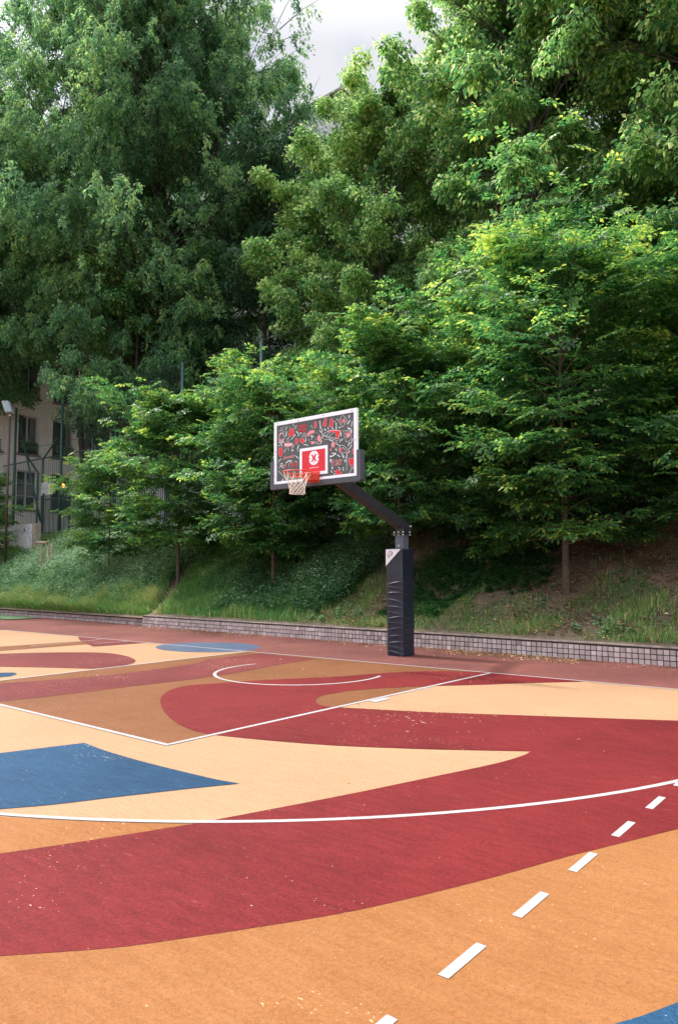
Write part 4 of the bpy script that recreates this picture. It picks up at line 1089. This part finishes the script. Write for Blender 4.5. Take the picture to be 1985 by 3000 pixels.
# dry fallen leaves
def litter(n, xr, yr, keep, size, onslope=True, z=0.022):
    x = rs.uniform(*xr, n); y = rs.uniform(*yr, n); k = rs.rand(n) < keep(x, y); x, y = x[k], y[k]; n = len(x)
    zz = (ground_z(x, y) + .03) if onslope else np.full(n, z)
    a = rs.uniform(0, 6.28, n)
    P = np.stack([x, y, zz + rs.uniform(0, .012, n)], 1); D = np.stack([np.cos(a), np.sin(a), rs.normal(0, .12, n)], 1)
    Nn = np.stack([rs.normal(0, .35, n), rs.normal(0, .35, n), np.ones(n)], 1)
    l = rs.uniform(.6, 1.2, n) * size
    V, F = leaf_arrays(P, D, Nn, l, l * rs.uniform(.35, .6, n))
    return V, F, np.repeat(np.clip(rs.normal(.5, .25, n), 0, 1), 2)
V, F, A = merge([litter(19000, (-4, 8), (2.5, 7), lambda x, y: .25 + .75 * np.clip((vnoise(x, y, 1.3, 71) - .3) * 3, 0, 1), .085),
                 litter(1500, (-12, -4), (2.5, 6), lambda x, y: .5 + 0 * x, .05)])
tag(link_mesh('dry_leaves', np_mesh('dry_leaves', V, F, A), LITT), 'dry brown leaves scattered over the bare soil of the slope', 'dry leaves', kind='stuff')
V, F, A = merge([litter(5000, (-9.3, 9), (1.2, 2.29), lambda x, y: np.clip((y - 1.2) * 1.3, 0, 1) ** 3 * np.clip((vnoise(x, y * 2, 1.0, 81) - .25) * 3, .08, 1), .05, False, .010),
                 litter(2600, (.4, 3.0), (1.5, 2.3), lambda x, y: np.clip((y - 1.5) * 1.5, 0, 1), .045, False, .010),
                 litter(130, (-10, 8), (-6, 1.5), lambda x, y:   .5 + 0 * x, .04, False, .012)])
tag(link_mesh('fallen_leaves', np_mesh('fallen_leaves', V, F, A), LITT), 'rust-coloured fallen leaves gathered at the foot of the tiled wall and dotted over the court', 'fallen leaves', kind='stuff')

# ------------------------------------------------------------------ fences
FY = 8.3
gf = empty('ball_stop_fence', (-15.8, FY, 3.0), 'tall green ball-stop netting on round green posts at the top of the slope', 'fence')
tops = {-33.6: 9.9, -29.15: 9.9, -24.6: 9.9, -20.1: 9.85, -15.55: 9.8, -11.05: 9.78, -6.5: 9.75, -2.0: 9.7, 2.5: 9.7, 7.0: 9.7}
for x, zt in tops.items():
    m_ = MB(); m_.tube([(x, FY, 2.6), (x, FY, zt)], [.075, .06], 10); m_.tube([(x, FY, zt), (x, FY, zt + .03)], [.066, .03], 10)
    m_.build('post', GREENSTEEL, gf, smooth=True)
nm = MB()
for x in np.arange(-33.6, -15.5, .13): nm.bar((x, FY - .07, 3.2), (x, FY - .07, 9.75), .004)
for z in np.arange(3.3, 9.75, .13): nm.bar((-33.6, FY - .07, z), (-15.5, FY - .07, z), .005)
for z in (3.4, 5.5, 7.6, 9.72): nm.bar((-33.6, FY - .085, z), (7.0, FY - .085, z), .012)
nm.build('netting', NETW, gf)
m_ = MB(); m_.tube([(-29.05, FY + .1, 9.3), (-26.6, FY + .1, 4.0)], .05, 8); m_.build('brace', GREENSTEEL, gf, smooth=True)

pf = empty('palisade_fence', (-14, 8.75, 3.0), 'dark green palisade fence of thin vertical bars behind the netting posts', 'fence')
m_ = MB()
for x in np.arange(-27.2, 9, .125): m_.box(x, x + .022, 8.74, 8.758, 2.9, 5.28)
m_.build('bars', GREENSTEEL, pf)
m_ = MB(); m_.box(-27.2, 9, 8.77, 8.81, 5.02, 5.08); m_.box(-27.2, 9, 8.77, 8.81, 3.35, 3.41); m_.build('rails', GREENSTEEL, pf)
for x in np.arange(-27.2, 9, 2.5):
    m_ = MB(); m_.box(x - .04, x + .04, 8.82, 8.90, 2.8, 5.4); m_.build('post', GREENSTEEL, pf)

tf = empty('railing_fence', (-27, 9.3, 3.0), 'high fence of widely spaced thin bars on bent-topped posts, at the left', 'fence')
m_ = MB()
for x in np.arange(-34, -21.5, .20): m_.box(x, x + .010, 9.3, 9.310, 2.9, 7.35)
m_.box(-34, -21.5, 9.325, 9.35, 7.30, 7.35); m_.build('bars', GREENSTEEL, tf)
for x, z1, dx, dz in ((-27.9, 7.2, 1.35, .95), (-28.35, 6.55, -1.15, .95), (-23.3, 7.75, 1.2, .95)):
    m_ = MB(); m_.tube([(x, 9.15, 2.8), (x, 9.15, z1), (x + dx, 9.15, z1 + dz)], .055, 8); m_.build('bent_post', GREENSTEEL, tf, smooth=False)

# floodlight on its brown pole
fx, fy = -23.0, 5.0
fl = empty('floodlight', (fx, fy, gz(fx, fy)), 'grey floodlight head on a thin brown pole at the left picture edge', 'floodlight')
BROWN = simple('brown_steel', (0.05, 0.028, 0.03), 0.6)
m_ = MB(); m_.tube([(fx, fy, 1.3), (fx, fy, 8.15)], [.055, .045], 8); m_.build('pole', BROWN, fl, smooth=True)
m_ = MB(); m_.bar((fx, fy, 8.1), (fx + .05, fy - .03, 8.3), .06); m_.build('hinge', ZINC, fl)
HEAD = simple('lamp_housing', (0.16, 0.18, 0.20), 0.4)
m_ = MB(); m_.bar((fx + .10, fy - .03, 8.2), (fx - .32, fy - .03, 8.78), .34, .13, up=(.8, 0, .5)); m_.build('lamp_head', HEAD, fl, bevel=.02)
m_ = MB(); m_.bar((fx + .14, fy - .12, 8.26), (fx - .24, fy - .12, 8.78), .27, .06, up=(.8, -.3, .5)); m_.build('lens', simple('lens_glass', (0.24, 0.28, 0.31), 0.25), fl)

# wooden tree stakes with a cross bar
WOOD = simple('weathered_wood', (0.30, 0.235, 0.17), 0.85, var=0.3, scale=20, bump=.4)
sx_, sy_ = -19.0, 4.55
st = empty('tree_stake_frame', (sx_, sy_, gz(sx_, sy_)), 'weathered wooden tree guard of three stakes and a cross bar in the weeds', 'tree stakes')
for dx, dy in ((-.28, .05), (.02, .32), (.32, .0)):
    m_ = MB(); zz = gz(sx_ + dx, sy_ + dy); m_.tube([(sx_ + dx, sy_ + dy, zz - .2), (sx_ + dx, sy_ + dy, 2.58)], .045, 8); m_.build('stake', WOOD, st, smooth=True)
m_ = MB(); m_.tube([(sx_ - .42, sy_ - .05, 2.62), (sx_ + .40, sy_ - .09, 2.58)], .055, 8); m_.build('cross_bar', WOOD, st, smooth=True)

# white painted panel and concrete post at the left edge
WP = MB(); WP.box(-25.4, -23.3, 6.30, 6.36, 2.0, 3.58)
wpo = tag(WP.build('painted_panel', simple('blue_white_panel', (0.62, 0.66, 0.74), 0.6, var=.25, scale=7)), 'pale panel with blue scribbled marks at the left picture edge', 'panel')
wpo.data.materials.append(simple('panel_ink', (0.12, 0.16, 0.30), 0.6))
sb = MB()
rp = random.Random(5)
for i in range(16):
    x = rp.uniform(-25.2, -23.45); z = rp.uniform(2.2, 3.45)
    for k_ in range(3):
        x2, z2 = x + rp.uniform(-.14, .16), z + rp.uniform(-.15, .12)
        x2 = min(max(x2, -25.35), -23.35)
        stroke(sb, [(x, z), (x2, z2)], .022, 6.297); x, z = x2, z2
sb.build('scribbles', simple('scribble_ink', (0.10, 0.13, 0.26), 0.7), wpo)
cpst = MB(); cpst.box(-23.22, -22.92, 6.25, 6.5, 1.8, 3.6)
tag(cpst.build('concrete_post', simple('concrete', (0.30, 0.27, 0.23), 0.9, var=.3, scale=5, bump=.4), bevel=.01), 'short square concrete post beside the pale scribbled panel', 'post')
sgn = MB(); sgn.box(-27.95, -26.75, 9.10, 9.13, 5.35, 6.0)
so_ = tag(sgn.build('notice_board', simple('notice_grey', (0.50, 0.52, 0.54), 0.6, var=.06)), 'blank pale grey notice board fixed above the palisade bars, left', 'sign')

# ------------------------------------------------------------------ buildings
def facade(mb, axis, c, u0, u1, z0, z1, holes, depth, flip=1):
    """wall in plane axis=c with rectangular openings and their reveals"""
    us = sorted({u0, u1, *[h[0] for h in holes], *[h[1] for h in holes]}); zs = sorted({z0, z1, *[h[2] for h in holes], *[h[3] for h in holes]})
    def pt(u, z, d=0.0): return (c - d * flip, u, z) if axis == 'x' else (u, c + d * flip, z)
    for a, b_ in zip(us[:-1], us[1:]):
        for e, f in zip(zs[:-1], zs[1:]):
            mu_, mz = (a + b_) / 2, (e + f) / 2
            if any(h[0] < mu_ < h[1] and h[2] < mz < h[3] for h in holes): continue
            mb.poly([pt(a, e), pt(b_, e), pt(b_, f), pt(a, f)])
    for h in holes:
        a, b_, e, f = h
        for p, q in (((a, e), (b_, e)), ((b_, e), (b_, f)), ((b_, f), (a, f)), ((a, f), (a, e))):
            mb.poly([pt(*p), pt(*q), pt(*q, depth), pt(*p, depth)])
STUCCO = simple('cream_render', (0.92, 0.905, 0.87), 0.92, var=.10, scale=.7, bump=.3, bscale=18)
STUCCO2 = simple('pale_render', (0.78, 0.77, 0.78), 0.92, var=.08, scale=.6, bump=.3, bscale=18)
GLASS = simple('window_glass', (0.035, 0.045, 0.05), 0.08, var=.3, scale=1.2)
CURT = simple('curtain', (0.16, 0.19, 0.19), 0.8, var=.3, scale=6)
WFR = simple('window_white', (0.62, 0.63, 0.68), 0.5, var=.05)
SILL = simple('sill_stone', (0.22, 0.20, 0.19), 0.9)
IRON = simple('railing_iron', (0.015, 0.017, 0.022), 0.5)
SHUT = simple('shutter_dark', (0.055, 0.06, 0.065), 0.6)
BXF = -32.5
def window_x(parent, y0, y1, z0, z1, shutter=False, rail=False, grid=False):
    X = BXF - .24
    f = MB(); w = .07
    f.box(X - .03, X + .04, y0, y0 + w, z0, z1); f.box(X - .03, X + .04, y1 - w, y1, z0, z1)
    f.box(X - .03, X + .04, y0 + w, y1 - w, z1 - w, z1); f.box(X - .03, X + .04, y0 + w, y1 - w, z0, z0 + w)
    ym = (y0 + y1) / 2; f.box(X - .025, X + .05, ym - .045, ym + .045, z0 + w, z1 - w)
    if grid:
        for zz in (z0 + (z1 - z0) * .35, z0 + (z1 - z0) * .68): f.box(X - .015, X + .03, y0 + w, ym - .045, zz - .015, zz + .015); f.box(X - .015, X + .03, ym + .045, y1 - w, zz - .015, zz + .015)
    wo_ = f.build('window', WFR, parent)
    g_ = MB(); g_.poly([(X - .01, y0 + w, z0 + w), (X - .01, y1 - w, z0 + w), (X - .01, y1 - w, z1 - w), (X - .01, y0 + w, z1 - w)]); g_.build('pane', GLASS, wo_)
    if rail:
        for a_, b_ in ((y0 + w, y0 + .40), (y1 - .42, y1 - w)):
            c_ = MB(); c_.poly([(X - .006, a_, z0 + .1), (X - .006, b_, z0 + .1), (X - .006, b_, z1 - .1), (X - .006, a_, z1 - .1)]); c_.build('curtain', CURT, wo_)
    s_ = MB(); s_.box(BXF - .23, BXF + .12, y0 - .1, y1 + .1, z0 - .12, z0 - .002); s_.build('sill', SILL, wo_)
    if shutter:
        s_ = MB(); s_.box(BXF - .20, BXF + .01, y0 + .002, y0 + .10, z0 + .01, z1 - .01)
        s_.box(BXF - .19, BXF - .16, y0 + .1, y0 + .36, z0 + .01, z1 - .01); s_.build('shutter', SHUT, wo_)
    if rail:
        r_ = MB()
        for zz in (z0 + .08, z0 + .62): r_.bar((BXF + .06, y0, zz), (BXF + .06, y1, zz), .03)
        for yy in np.arange(y0, y1 + .01, .09): r_.bar((BXF + .06, yy, z0 + .0), (BXF + .06, yy, z0 + .62), .014)
        r_.build('railing', IRON, wo_)
    return wo_
apt = empty('apartment_building', (-37, 12, 3.05), 'cream rendered apartment house with balconet windows at the far left', 'building')
cols = [(4.2, 5.4), (6.3, 7.5), (8.0, 9.15), (10.1, 11.3), (12.15, 13.5)]
holes = []
wins = []
for k_, zb_ in enumerate([5.0, 8.15, 11.4, 14.6, 17.8, 21.0]):
    for (a, b_) in cols:
        h = (a, b_, zb_, zb_ + 2.2); holes.append(h); wins.append((h, k_))
    h = (15.0, 15.75, zb_ + .75, zb_ + 2.6 + (.0)); holes.append(h); wins.append((h, k_ + 10))
    h = (14.25, 14.58, zb_ + .75, zb_ + 2.3); holes.append(h); wins.append((h, 20))
m_ = MB(); facade(m_, 'x', BXF, 0, 13.95, 0, 25.0, [h for h in holes if h[0] < 13.9], .26)
m_.poly([(BXF, 0, 0), (BXF, 0, 25), (BXF - 10, 0, 25), (BXF - 10, 0, 0)])
m_.build('wall', STUCCO, apt)
m_ = MB(); BX2 = BXF - .01
facade(m_, 'x', BX2, 13.97, 20.0, 0, 25.0, [h for h in holes if h[0] > 13.9], .25)
m_.build('side_wall', STUCCO2, apt)
m_ = MB(); m_.box(BXF - 10, BXF + .4, -.3, 20, 25.02, 25.35); m_.build('roof', SILL, apt)
m_ = MB(); m_.box(BXF - 9.5, BXF - .32, .3, 19.7, 0, 24.9); m_.build('interior', simple('dark_room', (0.03, 0.03, 0.03), .9), apt)
for (h, k_) in wins:
    if k_ == 20:
        f = MB(); f.poly([(BXF - .22, h[0], h[2]), (BXF - .22, h[1], h[2]), (BXF - .22, h[1], h[3]), (BXF - .22, h[0], h[3])]); w_ = f.build('narrow_window', GLASS, apt)
        s_ = MB(); s_.box(BXF - .1, BXF + .1, h[0] - .06, h[1] + .06, h[2] - .1, h[2] - .002); s_.build('sill', SILL, w_)
        continue
    window_x(apt, *h, shutter=(k_ in (1, 2)), rail=(0 < k_ < 9), grid=(k_ == 0))
m_ = MB()
for zz in np.arange(7.75, 8.9, .13): m_.bar((BXF + .08, 14.75, zz), (BXF + .08, 15.6, zz), .07, .03)
m_.build('louvre', WFR, apt)
for i, (y, lab) in enumerate(((10.7, 'planter of leafy green plants behind the railing of the left balconet window'), (12.85, 'planter of yellow-green plants behind the railing of the balconet window next to it'))):
    rs2 = np.random.RandomState(i + 3); n_ = 260
    C = np.stack([np.full(n_, BXF + .02) + rs2.normal(0, .08, n_), y + rs2.uniform(-.5, .5, n_), 8.25 + rs2.uniform(.15, .62, n_)], 1) - np.array([BXF, y, 8.2])
    V, F = leaf_arrays(C, rs2.normal(0, 1, (n_, 3)), rs2.normal(0, 1, (n_, 3)), np.full(n_, .12), np.full(n_, .07))
    root = empty('window_planter', (BXF, y, 8.2), lab, 'planter', 'planters behind the balconet railings')
    link_mesh('plants', np_mesh('plants', V, F, np.repeat(rs2.uniform(.3, .9, n_), 2)), WEED, root)
    m_ = MB(); m_.box(BXF - .12, BXF + .04, y - .52, y + .52, 8.20, 8.36); m_.build('trough', BROWN, root)
# lit pendant lamp behind the lower window
pl_ = empty('pendant_lamp', (BXF - .30, 12.95, 6.55), 'small lit orange globe lamp glowing in the lower right window', 'lamp')
import bmesh
bm = bmesh.new(); bmesh.ops.create_icosphere(bm, subdivisions=2, radius=.13)
me = bpy.data.meshes.new('globe'); bm.to_mesh(me); bm.free()
gl = link_mesh('globe', me, simple('lamp_glow', (0.9, 0.4, 0.12), .5, emit=((1.0, 0.36, 0.07), 3.0)), pl_)
gl.location = (.17, 0, 0)
m_ = MB(); m_.tube([(BXF - .13, 12.95, 6.68), (BXF - .13, 12.95, 7.18)], .008, 5); m_.build('cord', IRON, pl_)

b2 = empty('white_building', (-24, 26, 3.05), 'tall pale rendered building rising behind the trees, its roof corner against the sky', 'building')
w2 = []
for zb_ in (5, 8.2, 11.4, 14.6, 17.8, 21.0):
    for a in (-30.5, -27.2, -23.4, -20.2): w2.append((a, a + 1.1, zb_, zb_ + 1.7))
m_ = MB(); facade(m_, 'y', 20.02, -32.4, -16.98, 0, 27.7, w2, .22)
m_.poly([(-16.98, 20.02, 0), (-16.98, 34, 0), (-16.98, 34, 27.7), (-16.98, 20.02, 27.7)])
m_.poly([(-32.4, 20.02, 25), (-32.4, 34, 25), (-32.4, 34, 27.7), (-32.4, 20.02, 27.7)])
m_.build('wall', STUCCO2, b2)
m_ = MB(); m_.box(-32.7, -16.7, 19.7, 34.2, 27.72, 27.85); m_.build('roof', SILL, b2)
for h in w2:
    f = MB(); f.poly([(h[0], 20.2, h[2]), (h[1], 20.2, h[2]), (h[1], 20.2, h[3]), (h[0], 20.2, h[3])]); wo_ = f.build('window', GLASS, b2)
    f = MB(); cx = (h[0] + h[1]) / 2
    f.box(cx - .03, cx + .03, 20.14, 20.19, h[2], h[3]); f.box(h[0], h[0] + .05, 20.14, 20.19, h[2], h[3]); f.box(h[1] - .05, h[1], 20.14, 20.19, h[2], h[3]); f.build('frame', WFR, wo_)

gw = MB(); gw.box(-31.5, 14, 13.6, 13.85, 2.8, 6.1)
gwo = tag(gw.build('garden_wall', STUCCO2), 'pale rendered garden wall glimpsed through the fence bars behind the hornbeams', 'wall')
gc = MB(); gc.box(-31.5, 14, 13.54, 13.91, 6.103, 6.2); gc.build('coping', SILL, gwo)
